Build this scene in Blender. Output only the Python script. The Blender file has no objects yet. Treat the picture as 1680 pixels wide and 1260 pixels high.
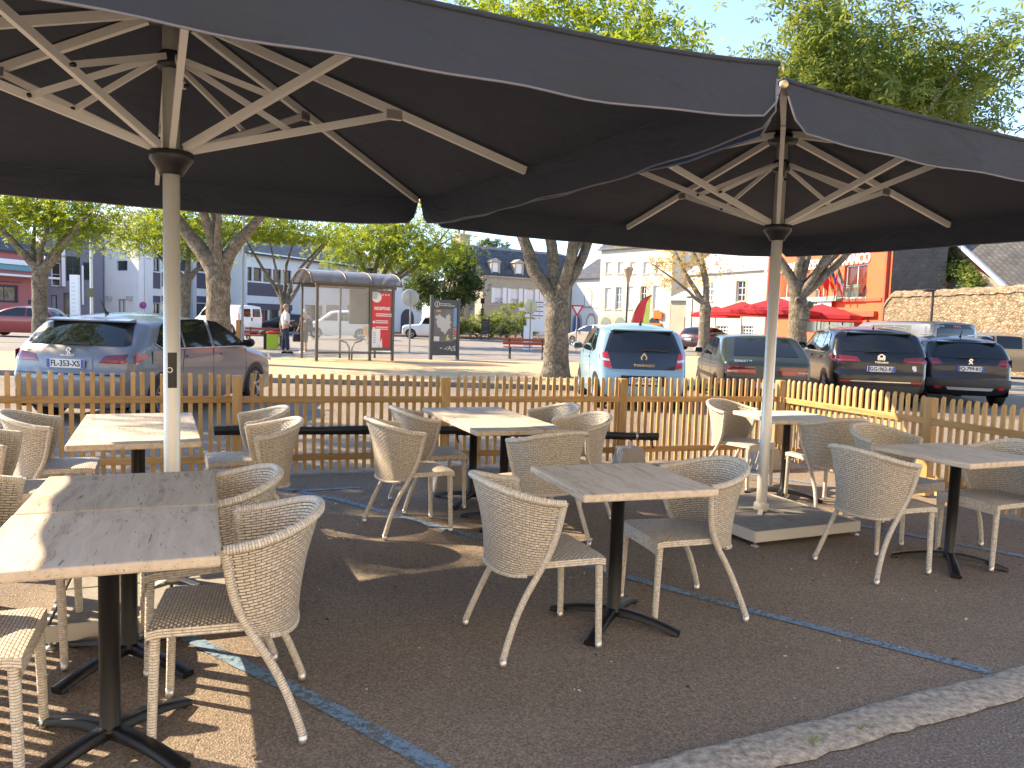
import bpy, math, random
import numpy as np
from mathutils import Vector, Matrix
R=math.radians; PI=math.pi
SC=bpy.context.scene; COL=SC.collection
# ---------------------------------------------------------------- camera, sky, sun, exposure
F,PIT,ROL,HC=1274.5,.0811,.033,1.516
camd=bpy.data.cameras.new('camera'); cam=bpy.data.objects.new('camera',camd); COL.objects.link(cam)
camd.lens=36*F/1680; camd.sensor_width=36; camd.clip_end=2000; camd.clip_start=.05
fw=Vector((0,math.cos(PIT),-math.sin(PIT))); up=Vector((0,math.sin(PIT),math.cos(PIT))); rt=Vector((1,0,0))
cr=math.cos(ROL)*rt+math.sin(ROL)*up; cu=-math.sin(ROL)*rt+math.cos(ROL)*up
M=Matrix((cr,cu,-fw)).transposed().to_4x4(); M.translation=Vector((0,0,HC)); cam.matrix_world=M
SC.camera=cam
SUNAZ=math.atan2(.257,-.966)   # direction towards the sun, from +x
SUNEL=R(35.4)
w=bpy.data.worlds.new('World'); SC.world=w; w.use_nodes=True
nt=w.node_tree; sky=nt.nodes.new('ShaderNodeTexSky'); sky.sky_type='NISHITA'; sky.sun_disc=False
sky.sun_elevation=SUNEL; sky.sun_rotation=PI/2-SUNAZ; sky.air_density=1.0; sky.dust_density=.15; sky.ozone_density=4.0; sky.altitude=3000
bg=nt.nodes['Background']; nt.links.new(sky.outputs[0],bg.inputs[0]); bg.inputs[1].default_value=.15
sd=bpy.data.lights.new('sun','SUN'); sd.energy=3.05; sd.angle=R(.5); sd.color=(1,.89,.74)
sun=bpy.data.objects.new('sun',sd); COL.objects.link(sun)
sv=Vector((math.cos(SUNAZ)*math.cos(SUNEL),math.sin(SUNAZ)*math.cos(SUNEL),math.sin(SUNEL)))
sun.rotation_euler=sv.to_track_quat('Z','Y').to_euler(); sun.location=sv*60
SC.view_settings.view_transform='Standard'; SC.view_settings.look='None'; SC.view_settings.gamma=1
SC.view_settings.exposure=2.15
SC.view_settings.use_white_balance=True; SC.view_settings.white_balance_temperature=8200
SC.cycles.max_bounces=8; SC.cycles.transparent_max_bounces=12
# ---------------------------------------------------------------- pixel rays (photo measurements -> world points)
def ray(px,py):
    x=(px-840)/F; y=-(py-630)/F
    c,s=math.cos(ROL),math.sin(ROL); x,y=c*x-s*y,s*x+c*y
    c,s=math.cos(PIT),math.sin(PIT); return Vector((x,c+s*y,-s+c*y))
def at(px,py,z=0):
    r=ray(px,py); t=(z-HC)/r.z; return Vector((r.x*t,r.y*t,z))
def atY(px,py,Y):
    r=ray(px,py); t=Y/r.y; return Vector((r.x*t,Y,r.z*t+HC))
def onplane(p0,ang,px,py):
    """hit of a photo ray with the vertical plane through p0 running along ang -> (u,z)"""
    u=Vector((math.cos(ang),math.sin(ang))); n=Vector((-u.y,u.x)); r=ray(px,py)
    t=(n.x*p0[0]+n.y*p0[1])/(n.x*r.x+n.y*r.y)
    return (r.x*t-p0[0])*u.x+(r.y*t-p0[1])*u.y, r.z*t+HC
# ---------------------------------------------------------------- mesh builder
class MB:
    def __init__(s): s.v=[];s.f=[];s.m=[];s.sm=[];s.uv=[]
    def add(s,vs,fs,m=0,smooth=False,uvs=None):
        b=len(s.v); s.v+= [tuple(p) for p in vs]
        for i,f in enumerate(fs):
            s.f.append([b+k for k in f]); s.m.append(m); s.sm.append(smooth)
            s.uv.append(uvs[i] if uvs else None)
        return s
    def box(s,c,d,rz=0,m=0,top=None):
        x,y,z=[k/2 for k in d]; cs,sn=math.cos(rz),math.sin(rz); vs=[]
        for dz in (-z,z):
            k=1 if (dz<0 or top is None) else top
            for dx,dy in ((-x,-y),(x,-y),(x,y),(-x,y)):
                vs.append((c[0]+(dx*cs-dy*sn)*k,c[1]+(dx*sn+dy*cs)*k,c[2]+dz))
        return s.add(vs,[(0,3,2,1),(4,5,6,7),(0,1,5,4),(1,2,6,5),(2,3,7,6),(3,0,4,7)],m)
    def box2(s,a,b,m=0): return s.box([(a[i]+b[i])/2 for i in range(3)],[abs(b[i]-a[i]) for i in range(3)],0,m)
    def beam(s,a,b,w,h,m=0,up=(0,0,1)):
        a=Vector(a);b=Vector(b);d=(b-a).normalized();u=Vector(up)
        x=d.cross(u)
        if x.length<1e-4: x=d.cross(Vector((1,0,0)))
        x.normalize(); y=x.cross(d).normalized(); vs=[]
        for p in (a,b):
            for i,j in ((-1,-1),(1,-1),(1,1),(-1,1)): vs.append(p+x*i*w/2+y*j*h/2)
        return s.add(vs,[(0,3,2,1),(4,5,6,7),(0,1,5,4),(1,2,6,5),(2,3,7,6),(3,0,4,7)],m)
    def tube(s,pts,rad,n=10,m=0,caps=True,smooth=True,flat=1.0):
        P=[Vector(p) for p in pts]; 
        if not isinstance(rad,(list,tuple)): rad=[rad]*len(P)
        vs=[];prev=None;L=[0]
        for i in range(1,len(P)): L.append(L[-1]+(P[i]-P[i-1]).length)
        for i,p in enumerate(P):
            t=(P[min(i+1,len(P)-1)]-P[max(i-1,0)]).normalized()
            if prev is None:
                a=Vector((0,0,1)) if abs(t.z)<.9 else Vector((1,0,0)); x=t.cross(a).normalized()
            else: x=(prev-t*prev.dot(t)); x=x.normalized() if x.length>1e-6 else t.orthogonal().normalized()
            prev=x; y=t.cross(x)
            for k in range(n):
                th=2*PI*k/n; vs.append(p+x*math.cos(th)*rad[i]+y*math.sin(th)*rad[i]*flat)
        fs=[];uv=[]
        for i in range(len(P)-1):
            for k in range(n):
                k2=(k+1)%n; fs.append((i*n+k,i*n+k2,(i+1)*n+k2,(i+1)*n+k))
                c=2*PI*max(rad[i],.001)/n
                uv.append([(k*c,L[i]),((k+1)*c,L[i]),((k+1)*c,L[i+1]),(k*c,L[i+1])])
        s.add(vs,fs,m,smooth,uv)
        if caps:
            s.add(vs[:n],[tuple(reversed(range(n)))],m); s.add(vs[-n:],[tuple(range(n))],m)
        return s
    def lathe(s,prof,c=(0,0,0),n=24,m=0,axis='z',smooth=True):
        vs=[]
        for r,z in prof:
            for k in range(n):
                t=2*PI*k/n; a,b=r*math.cos(t),r*math.sin(t)
                p=(a,b,z) if axis=='z' else ((a,z,b) if axis=='y' else (z,a,b))
                vs.append((c[0]+p[0],c[1]+p[1],c[2]+p[2]))
        fs=[]
        for i in range(len(prof)-1):
            for k in range(n):
                k2=(k+1)%n; f=(i*n+k,i*n+k2,(i+1)*n+k2,(i+1)*n+k)
                fs.append(f if axis!='y' else f[::-1])
        return s.add(vs,fs,m,smooth)
    def grid(s,P,m=0,smooth=True,uv=None,flip=False):
        """P[i][j] points"""
        a=len(P);b=len(P[0]); vs=[p for r in P for p in r]; fs=[];us=[]
        for i in range(a-1):
            for j in range(b-1):
                q=[(i,j),(i+1,j),(i+1,j+1),(i,j+1)]
                if flip: q=q[::-1]
                fs.append([x*b+y for x,y in q])
                if uv: us.append([uv[x][y] for x,y in q])
        return s.add(vs,fs,m,smooth,us if uv else None)
    def poly(s,pts,h=None,m=0):
        """flat polygon (z up) or prism of height h downwards"""
        n=len(pts); s.add(pts,[tuple(range(n))],m)
        if h:
            lo=[(p[0],p[1],p[2]-h) for p in pts]
            s.add(list(pts)+lo,[(i,n+i,n+(i+1)%n,(i+1)%n) for i in range(n)]+[tuple(reversed(range(n,2*n)))],m)
        return s
    def prism(s,pts,d,m=0):
        """pts: polygon in 3D, extruded by vector d"""
        n=len(pts); P=[Vector(p) for p in pts]; Q=[p+Vector(d) for p in P]
        return s.add(P+Q,[tuple(range(n)),tuple(reversed(range(n,2*n)))]+[(i,n+i,n+(i+1)%n,(i+1)%n) for i in range(n)],m)
    def ico(s,c,r,sc=(1,1,1),m=0,n=8):
        vs=[];k=n//2+1
        P=[[(c[0]+r*sc[0]*math.sin(PI*i/k)*math.cos(2*PI*j/n),c[1]+r*sc[1]*math.sin(PI*i/k)*math.sin(2*PI*j/n),c[2]+r*sc[2]*math.cos(PI*i/k)) for j in range(n+1)] for i in range(k+1)]
        return s.grid(P,m,True)
    def build(s,name,mats,parent=None,loc=None,rz=0,bevel=0):
        me=bpy.data.meshes.new(name); me.from_pydata(s.v,[],s.f)
        if not isinstance(mats,(list,tuple)): mats=[mats]
        for k in mats: me.materials.append(k)
        me.polygons.foreach_set('material_index',s.m); me.polygons.foreach_set('use_smooth',s.sm)
        if any(u is not None for u in s.uv):
            l=me.uv_layers.new(name='UVMap'); data=[]
            for f,u in zip(s.f,s.uv):
                for k in range(len(f)): data+= (list(u[k]) if u else [0,0])
            l.data.foreach_set('uv',data)
        me.update()
        o=bpy.data.objects.new(name,me); COL.objects.link(o)
        if parent: o.parent=parent
        if loc: o.location=loc
        if rz: o.rotation_euler=(0,0,rz)
        if bevel:
            b=o.modifiers.new('bevel','BEVEL'); b.width=bevel; b.segments=2; b.limit_method='ANGLE'
        return o
def tag(o,label=None,cat=None,group=None,kind=None):
    if label: o['label']=label
    if cat: o['category']=cat
    if group: o['group']=group
    if kind: o['kind']=kind
    return o
def thing(name,label,cat,loc=(0,0,0),rz=0,group=None):
    o=bpy.data.objects.new(name,None); COL.objects.link(o); o.location=loc; o.rotation_euler=(0,0,rz); o.empty_display_size=.2
    return tag(o,label,cat,group)
def copytree(o,parent=None):
    c=o.copy(); COL.objects.link(c); c.parent=parent
    for ch in list(o.children): copytree(ch,c)
    return c
def dup(o,loc,rz,label,group=None):
    c=copytree(o); c.location=loc; c.rotation_euler=(0,0,rz); tag(c,label,None,group); return c
FONTS={}
def text(s,size,mat,name,parent,loc,rot=(PI/2,0,0),ext=.004,align='CENTER',bold=0,sx=1):
    cu_=bpy.data.curves.new('t','FONT'); cu_.body=s; cu_.size=size; cu_.extrude=ext; cu_.align_x=align; cu_.align_y='CENTER'; cu_.offset=bold; cu_.resolution_u=3
    t=bpy.data.objects.new('t',cu_); COL.objects.link(t)
    dg=bpy.context.evaluated_depsgraph_get(); me=bpy.data.meshes.new_from_object(t.evaluated_get(dg))
    bpy.data.objects.remove(t); me.materials.clear(); me.materials.append(mat)
    o=bpy.data.objects.new(name,me); COL.objects.link(o); o.parent=parent; o.location=loc; o.rotation_euler=rot; o.scale=(sx,1,1)
    return o
# ---------------------------------------------------------------- materials
MT={}
def mat(n,c,rough=.6,metal=0,emit=0,coat=0,trans=0,ior=1.45,alpha=1,spec=.5,bump=None,vary=None,sheen=0):
    """bump=(scale,strength)  vary=(scale,amount,color2)"""
    if n in MT: return MT[n]
    m=bpy.data.materials.new(n); m.use_nodes=True; t=m.node_tree; b=t.nodes['Principled BSDF']
    b.inputs['Base Color'].default_value=(*c,1); b.inputs['Roughness'].default_value=rough; b.inputs['Metallic'].default_value=metal
    b.inputs['Coat Weight'].default_value=coat; b.inputs['Coat Roughness'].default_value=.04
    b.inputs['Transmission Weight'].default_value=trans; b.inputs['IOR'].default_value=ior
    b.inputs['Alpha'].default_value=alpha; b.inputs['Specular IOR Level'].default_value=spec
    if emit: b.inputs['Emission Color'].default_value=(*c,1); b.inputs['Emission Strength'].default_value=emit
    N=t.nodes.new; K=t.links.new
    if bump or vary:
        tc=N('ShaderNodeTexCoord')
    if vary:
        ns=N('ShaderNodeTexNoise'); ns.inputs['Scale'].default_value=vary[0]; ns.inputs['Detail'].default_value=6; ns.inputs['Roughness'].default_value=.65
        K(tc.outputs['Object'],ns.inputs['Vector'])
        mr=N('ShaderNodeMapRange'); mr.inputs[1].default_value=.35; mr.inputs[2].default_value=.65; mr.inputs[3].default_value=0; mr.inputs[4].default_value=vary[1]; K(ns.outputs[0],mr.inputs[0])
        mx=N('ShaderNodeMix'); mx.data_type='RGBA'; mx.inputs[6].default_value=(*c,1); mx.inputs[7].default_value=(*vary[2],1)
        K(mr.outputs[0],mx.inputs[0]); K(mx.outputs[2],b.inputs['Base Color'])
    if bump:
        nb=N('ShaderNodeTexNoise'); nb.inputs['Scale'].default_value=bump[0]; nb.inputs['Detail'].default_value=5; K(tc.outputs['Object'],nb.inputs['Vector'])
        bp=N('ShaderNodeBump'); bp.inputs['Strength'].default_value=bump[1]; bp.inputs['Distance'].default_value=.01; K(nb.outputs[0],bp.inputs['Height']); K(bp.outputs[0],b.inputs['Normal'])
    MT[n]=m; return m
def nodes(m):
    t=m.node_tree; return t,t.nodes.new,t.links.new,t.nodes['Principled BSDF']
def ramp(N,stops):
    r=N('ShaderNodeValToRGB'); e=r.color_ramp.elements
    while len(e)<len(stops): e.new(.5)
    for k,(p,c) in enumerate(stops): e[k].position=p; e[k].color=(*c,1) if len(c)==3 else c
    return r
def asphalt(n,c1,c2,chip,patch,chipamt=.3):
    m=mat(n,c1,.85); t,N,K,b=nodes(m); tc=N('ShaderNodeTexCoord')
    big=N('ShaderNodeTexNoise'); big.inputs['Scale'].default_value=.7; big.inputs['Detail'].default_value=8; big.inputs['Roughness'].default_value=.6; K(tc.outputs['Object'],big.inputs['Vector'])
    fine=N('ShaderNodeTexNoise'); fine.inputs['Scale'].default_value=95; fine.inputs['Detail'].default_value=4; fine.inputs['Roughness'].default_value=.75; K(tc.outputs['Object'],fine.inputs['Vector'])
    vo=N('ShaderNodeTexVoronoi'); vo.inputs['Scale'].default_value=120; K(tc.outputs['Object'],vo.inputs['Vector'])
    r1=ramp(N,[(.3,c1),(.7,c2)]); K(big.outputs[0],r1.inputs[0])
    r2=ramp(N,[(.30,(.30,.29,.28)),(.5,(1,1,1)),(.70,(1.9,1.85,1.8))]); K(fine.outputs[0],r2.inputs[0])
    mu=N('ShaderNodeMix'); mu.data_type='RGBA'; mu.blend_type='MULTIPLY'; mu.inputs[0].default_value=1; K(r1.outputs[0],mu.inputs[6]); K(r2.outputs[0],mu.inputs[7])
    # pale chips
    sp=N('ShaderNodeSeparateColor'); K(vo.outputs['Color'],sp.inputs[0])
    lt=N('ShaderNodeMath'); lt.operation='GREATER_THAN'; lt.inputs[1].default_value=.93; K(sp.outputs[0],lt.inputs[0])
    ml=N('ShaderNodeMath'); ml.operation='MULTIPLY'; ml.inputs[1].default_value=chipamt; K(lt.outputs[0],ml.inputs[0])
    mx=N('ShaderNodeMix'); mx.data_type='RGBA'; mx.inputs[7].default_value=(*chip,1); K(ml.outputs[0],mx.inputs[0]); K(mu.outputs[2],mx.inputs[6])
    # worn pale / stained patches
    pn=N('ShaderNodeTexNoise'); pn.inputs['Scale'].default_value=2.3; pn.inputs['Detail'].default_value=9; pn.inputs['Roughness'].default_value=.7; K(tc.outputs['Object'],pn.inputs['Vector'])
    pr=ramp(N,[(.52,(0,0,0)),(.75,(.55,.55,.55))]); K(pn.outputs[0],pr.inputs[0])
    m2=N('ShaderNodeMix'); m2.data_type='RGBA'; m2.inputs[7].default_value=(*patch,1); K(pr.outputs[0],m2.inputs[0]); K(mx.outputs[2],m2.inputs[6]); K(m2.outputs[2],b.inputs['Base Color'])
    ad=N('ShaderNodeMath'); ad.operation='ADD'; K(fine.outputs[0],ad.inputs[0]); K(vo.outputs['Distance'],ad.inputs[1])
    bp=N('ShaderNodeBump'); bp.inputs['Strength'].default_value=.7; bp.inputs['Distance'].default_value=.006; K(ad.outputs[0],bp.inputs['Height']); K(bp.outputs[0],b.inputs['Normal'])
    return m
M_PARK=asphalt('parking_asphalt',(.175,.134,.102),(.25,.198,.152),(.42,.39,.34),(.21,.17,.135),.22)
M_ROAD=asphalt('road_asphalt',(.20,.185,.17),(.26,.24,.22),(.4,.38,.36),(.17,.155,.14),.2)
M_WALK=asphalt('walk_asphalt',(.16,.13,.115),(.21,.18,.155),(.5,.46,.42),(.24,.21,.18))
M_SAND=asphalt('sand',(.50,.34,.195),(.62,.44,.265),(.6,.48,.34),(.40,.28,.17),.3)
M_KERB=mat('kerb_stone',(.56,.49,.40),.9,bump=(38,1.0),vary=(30,.95,(.20,.175,.15)))
M_KERB2=mat('far_kerb_stone',(.25,.22,.19),.9,vary=(4,.8,(.14,.12,.11)))
def paintmat():
    m=mat('blue_paint',(.10,.26,.50),.75); t,N,K,b=nodes(m); tc=N('ShaderNodeTexCoord')
    n=N('ShaderNodeTexNoise'); n.inputs['Scale'].default_value=38; n.inputs['Detail'].default_value=8; n.inputs['Roughness'].default_value=.8; K(tc.outputs['Object'],n.inputs['Vector'])
    n2=N('ShaderNodeTexNoise'); n2.inputs['Scale'].default_value=3; n2.inputs['Detail'].default_value=3; K(tc.outputs['Object'],n2.inputs['Vector'])
    a=N('ShaderNodeMath'); a.operation='MULTIPLY_ADD'; a.inputs[1].default_value=.35; K(n2.outputs[0],a.inputs[0]); K(n.outputs[0],a.inputs[2])
    r=ramp(N,[(.67,(1,1,1)),(.80,(.10,.10,.10))]); K(a.outputs[0],r.inputs[0]); K(r.outputs[0],b.inputs['Alpha'])
    r3=ramp(N,[(.35,(.20,.31,.42)),(.65,(.11,.18,.25))]); K(n.outputs[0],r3.inputs[0]); K(r3.outputs[0],b.inputs['Base Color'])
    return m
M_BLUE=paintmat()
def wicker(n,row,brick,c1,c2,dark,strength=1.0):
    m=mat(n,c1,.5); t,N,K,b=nodes(m); uv=N('ShaderNodeUVMap'); uv.uv_map='UVMap'
    br=N('ShaderNodeTexBrick'); br.inputs['Scale'].default_value=1; br.inputs['Brick Width'].default_value=brick; br.inputs['Row Height'].default_value=row
    br.inputs['Mortar Size'].default_value=row*.16; br.inputs['Mortar Smooth'].default_value=.9; br.offset=.5
    br.inputs['Color1'].default_value=(*c1,1); br.inputs['Color2'].default_value=(*c2,1); br.inputs['Mortar'].default_value=(*dark,1); br.inputs['Bias'].default_value=-.1
    K(uv.outputs[0],br.inputs['Vector'])
    # strands arch over the stakes: sine along the strand, alternate rows shifted
    sx=N('ShaderNodeSeparateXYZ'); K(uv.outputs[0],sx.inputs[0])
    rw=N('ShaderNodeMath'); rw.operation='DIVIDE'; rw.inputs[1].default_value=row; K(sx.outputs[1],rw.inputs[0])
    fl=N('ShaderNodeMath'); fl.operation='FLOOR'; K(rw.outputs[0],fl.inputs[0])
    hf=N('ShaderNodeMath'); hf.operation='MULTIPLY'; hf.inputs[1].default_value=.5; K(fl.outputs[0],hf.inputs[0])
    ux=N('ShaderNodeMath'); ux.operation='DIVIDE'; ux.inputs[1].default_value=brick; K(sx.outputs[0],ux.inputs[0])
    ad=N('ShaderNodeMath'); ad.operation='ADD'; K(ux.outputs[0],ad.inputs[0]); K(hf.outputs[0],ad.inputs[1])
    fr=N('ShaderNodeMath'); fr.operation='FRACT'; K(ad.outputs[0],fr.inputs[0])
    sb=N('ShaderNodeMath'); sb.operation='PINGPONG'; sb.inputs[1].default_value=.5; K(fr.outputs[0],sb.inputs[0])
    inv=N('ShaderNodeMath'); inv.operation='MULTIPLY_ADD'; inv.inputs[1].default_value=-1; inv.inputs[2].default_value=1; K(br.outputs['Fac'],inv.inputs[0])
    h=N('ShaderNodeMath'); h.operation='MULTIPLY_ADD'; h.inputs[1].default_value=1.6; K(sb.outputs[0],h.inputs[0]); K(inv.outputs[0],h.inputs[2])
    bp=N('ShaderNodeBump'); bp.inputs['Strength'].default_value=strength; bp.inputs['Distance'].default_value=.007; K(h.outputs[0],bp.inputs['Height']); K(bp.outputs[0],b.inputs['Normal'])
    # per strand tone
    ns=N('ShaderNodeTexNoise'); ns.inputs['Scale'].default_value=55; ns.inputs['Detail'].default_value=2; K(uv.outputs[0],ns.inputs['Vector'])
    r=ramp(N,[(.3,(.72,.70,.68)),(.7,(1.12,1.12,1.12))]); K(ns.outputs[0],r.inputs[0])
    mu=N('ShaderNodeMix'); mu.data_type='RGBA'; mu.blend_type='MULTIPLY'; mu.inputs[0].default_value=.8; K(br.outputs[0],mu.inputs[6]); K(r.outputs[0],mu.inputs[7])
    K(mu.outputs[2],b.inputs['Base Color'])
    return m
W1,W2,WD=(.78,.70,.60),(.68,.60,.51),(.24,.195,.15)
M_WEAVE=wicker('wicker_weave',.0122,.036,W1,W2,WD)
M_WSEAT=wicker('wicker_seat',.0122,.025,(.74,.66,.57),(.64,.57,.49),WD)
M_WRAP=wicker('wicker_wrap',.0100,.06,(.82,.75,.66),(.75,.68,.59),(.45,.39,.32),.7)
def woodtop(n,cs,axis=0,scale=1,crack=.5,rough=.45):
    m=mat(n,cs[0],rough); t,N,K,b=nodes(m); tc=N('ShaderNodeTexCoord'); oi=N('ShaderNodeObjectInfo')
    ad=N('ShaderNodeVectorMath'); ad.operation='ADD'; mm=N('ShaderNodeMath'); mm.operation='MULTIPLY'; mm.inputs[1].default_value=31; K(oi.outputs['Random'],mm.inputs[0]); K(tc.outputs['Object'],ad.inputs[0]); K(mm.outputs[0],ad.inputs[1])
    mp=N('ShaderNodeMapping'); s=[22*scale,22*scale,22*scale]; s[axis]=1.6*scale; mp.inputs['Scale'].default_value=s; K(ad.outputs[0],mp.inputs[0])
    ds=N('ShaderNodeTexNoise'); ds.inputs['Scale'].default_value=2.2*scale; ds.inputs['Detail'].default_value=2; K(ad.outputs[0],ds.inputs['Vector'])
    dm=N('ShaderNodeVectorMath'); dm.operation='MULTIPLY_ADD'; dm.inputs[1].default_value=(2.6,2.6,2.6); K(ds.outputs['Color'],dm.inputs[0]); K(mp.outputs[0],dm.inputs[2])
    g=N('ShaderNodeTexNoise'); g.inputs['Scale'].default_value=1; g.inputs['Detail'].default_value=6; g.inputs['Roughness'].default_value=.65; K(dm.outputs[0],g.inputs['Vector'])
    r=ramp(N,[(.25,cs[2]),(.45,cs[0]),(.7,cs[1])]); K(g.outputs[0],r.inputs[0])
    mp2=N('ShaderNodeMapping'); s2=[120*scale]*3; s2[axis]=5.5*scale; mp2.inputs['Scale'].default_value=s2; K(ad.outputs[0],mp2.inputs[0])
    d2=N('ShaderNodeVectorMath'); d2.operation='MULTIPLY_ADD'; d2.inputs[1].default_value=(9,9,9); K(ds.outputs['Color'],d2.inputs[0]); K(mp2.outputs[0],d2.inputs[2])
    c=N('ShaderNodeTexNoise'); c.inputs['Scale'].default_value=1; c.inputs['Detail'].default_value=3; K(d2.outputs[0],c.inputs['Vector'])
    rc=ramp(N,[(.30,(1,1,1)),(.37,(0,0,0))]); K(c.outputs[0],rc.inputs[0])
    mk=N('ShaderNodeMath'); mk.operation='MULTIPLY'; mk.inputs[1].default_value=crack; K(rc.outputs[0],mk.inputs[0])
    mx=N('ShaderNodeMix'); mx.data_type='RGBA'; mx.inputs[7].default_value=(*[k*.35 for k in cs[2]],1); K(mk.outputs[0],mx.inputs[0]); K(r.outputs[0],mx.inputs[6])
    rv=N('ShaderNodeMapRange'); rv.inputs[3].default_value=.80; rv.inputs[4].default_value=1.16; K(oi.outputs['Random'],rv.inputs[0]); vm=N('ShaderNodeVectorMath'); vm.operation='SCALE'; K(mx.outputs[2],vm.inputs[0]); K(rv.outputs[0],vm.inputs['Scale']); K(vm.outputs[0],b.inputs['Base Color'])
    bp=N('ShaderNodeBump'); bp.inputs['Strength'].default_value=.15; bp.inputs['Distance'].default_value=.003; K(g.outputs[0],bp.inputs['Height']); K(bp.outputs[0],b.inputs['Normal'])
    return m
M_TOP=woodtop('bleached_wood_top',[(.60,.49,.385),(.71,.60,.485),(.34,.25,.175)],1,1,.75,.75); M_TOP.node_tree.nodes['Principled BSDF'].inputs['Specular IOR Level'].default_value=.3
M_EDGE=M_TOP
M_FENCE=woodtop('fence_pine',[(.52,.31,.125),(.63,.41,.19),(.36,.19,.065)],2,.8,.35,.6)
M_RAIL=woodtop('fence_pine_rail',[(.47,.265,.10),(.57,.35,.15),(.31,.155,.05)],0,.8,.35,.6)
M_BLACK=mat('black_metal',(.012,.012,.013),.32,.2,bump=(400,.15))
M_CAP=mat('brushed_alu',(.62,.60,.57),.35,.9)
M_FABRIC=mat('charcoal_fabric',(.029,.037,.056),.85,bump=(700,.25),vary=(1.4,.6,(.037,.045,.064)))
def wrinkle(m):
    t,N,K,b=nodes(m); tc=N('ShaderNodeTexCoord'); mp=N('ShaderNodeMapping'); mp.inputs['Scale'].default_value=(1.3,1.3,3.2); K(tc.outputs['Object'],mp.inputs[0]); n=N('ShaderNodeTexNoise'); n.inputs['Scale'].default_value=1.6; n.inputs['Detail'].default_value=4; n.inputs['Distortion'].default_value=1.2; K(mp.outputs[0],n.inputs['Vector'])
    bp=N('ShaderNodeBump'); bp.inputs['Strength'].default_value=.55; bp.inputs['Distance'].default_value=.07; K(n.outputs[0],bp.inputs['Height'])
    old=b.inputs['Normal'].links[0].from_node; K(bp.outputs[0],old.inputs['Normal'])
wrinkle(M_FABRIC)
M_PIPING=mat('grey_piping',(.17,.17,.20),.8)
M_RIB=mat('cream_alu',(.68,.66,.63),.42,.1)
M_HUB=mat('black_plastic',(.02,.02,.022),.35)
M_POLE=mat('pole_alu',(.66,.64,.60),.38,.3)
M_SLAB=mat('base_paver',(.30,.28,.25),.85,bump=(90,.4),vary=(12,.7,(.2,.185,.165)))
M_BASEF=mat('base_frame_paint',(.62,.59,.54),.45)
M_CONC=mat('concrete',(.42,.39,.35),.85,bump=(50,.4),vary=(8,.6,(.30,.28,.25)))
M_GLASS=mat('window_glass',(.035,.042,.05),.06,0,spec=.9)
M_WHITE=mat('white_paint',(.80,.80,.79),.5)
M_RUB=mat('rubber',(.015,.015,.015),.8)
# ================================================================= ground
def struct(name,mb,m): return tag(mb.build(name,m),kind='structure')
struct('ground',MB().poly([(-400,-60,0),(400,-60,0),(400,700,0),(-400,700,0)]),M_ROAD)
struct('parking_ground',MB().poly([(-14,-3,.004),(14,-3,.004),(22,15,.004),(17.2,22,.004),(8,20.5,.004),(1.4,17.15,.004),(-5.6,16.6,.004),(-16,15.5,.004)]),M_PARK)
kd=Vector((math.cos(R(25.3)),math.sin(R(25.3)))); kn=Vector((kd.y,-kd.x))
k0=Vector((.58,2.60))
def kp(a,b,z): p=k0+kd*a+kn*b; return (p.x,p.y,z)
b_=MB()
random.seed(4)
a=-6
while a<9:
    l=random.uniform(2.2,3.2); j=random.uniform(-.006,.006)
    n=40; P=[[kp(a+.002+(l-.004)*i/n,bb+j+random.uniform(-.010,.010),z+random.uniform(-.003,.003)) for bb,z in ((-.003,0),(.004,.022),(.03,.034),(.19,.036),(.212,.03))] for i in range(n+1)]
    b_.grid(P,0,True); a+=l
struct('kerb',b_,M_KERB)
struct('footway',MB().poly([kp(-8,.2,.022),kp(-8,7,.022),kp(12,7,.022),kp(12,.2,.022)]),M_WALK)
def line(name,pts,wd,z=.009):
    mb=MB(); P=[Vector(p) for p in pts]; rows=[]
    for i,p in enumerate(P):
        t=(P[min(i+1,len(P)-1)]-P[max(i-1,0)]).normalized(); n=Vector((-t.y,t.x))
        rows.append([(p.x+n.x*wd/2,p.y+n.y*wd/2,z),(p.x-n.x*wd/2,p.y-n.y*wd/2,z)])
    mb.grid(rows,0,False); return tag(mb.build(name,M_BLUE),kind='structure')
line('painted_line',[(-2.0,6.64),(-1.37,6.26),(-.31,5.38),(.63,4.64),(1.26,4.12),(2.2,3.395)],.068)
line('painted_line',[(-1.75,3.72),(-1.48,3.50),(-1.11,3.22),(-.78,2.98),(-.45,2.71),(-.10,2.42),(.1,2.22)],.072)
line('painted_line',[(-2.1,6.40),(-1.83,6.52),(-1.3,6.77)],.06)
line('painted_line',[(2.2,6.44),(2.58,6.14),(3.06,5.74),(3.58,5.27),(4.4,4.5)],.07)
line('painted_line',[(2.1,8.3),(2.9,7.7),(3.4,7.3)],.07)
# plaza of packed sand behind a dark stone kerb
pz=[(-40,15.2),(-14,16.4),(-5.53,16.9),(-3.7,17.0),(-1.37,17.3),(1.36,17.45),(4.2,18.6),(8.5,20.6),(13,22.5),(16,27),(14.5,36),(9.5,38.5),(4.5,34),(1.6,33.5),(-2,31),(-6,30.4),(-10,30.2),(-16,29),(-40,27)]
ZP=.10
struct('plaza_sand',MB().poly([(x,y,ZP) for x,y in pz[::1]],.09),M_SAND)
mb=MB()
for i in range(len(pz)):
    p,q=Vector(pz[i]),Vector(pz[(i+1)%len(pz)])
    if i==len(pz)-1: continue
    L=(q-p).length; n=max(1,int(L/1.0)); d=(q-p)/L
    for k in range(n):
        a=p+d*(L*k/n+.006); b=p+d*(L*(k+1)/n-.006)
        mb.beam((a.x,a.y,.055),(b.x,b.y,.055),.17,.112+random.uniform(-.004,.004))
struct('plaza_kerb',mb,M_KERB2)
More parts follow.
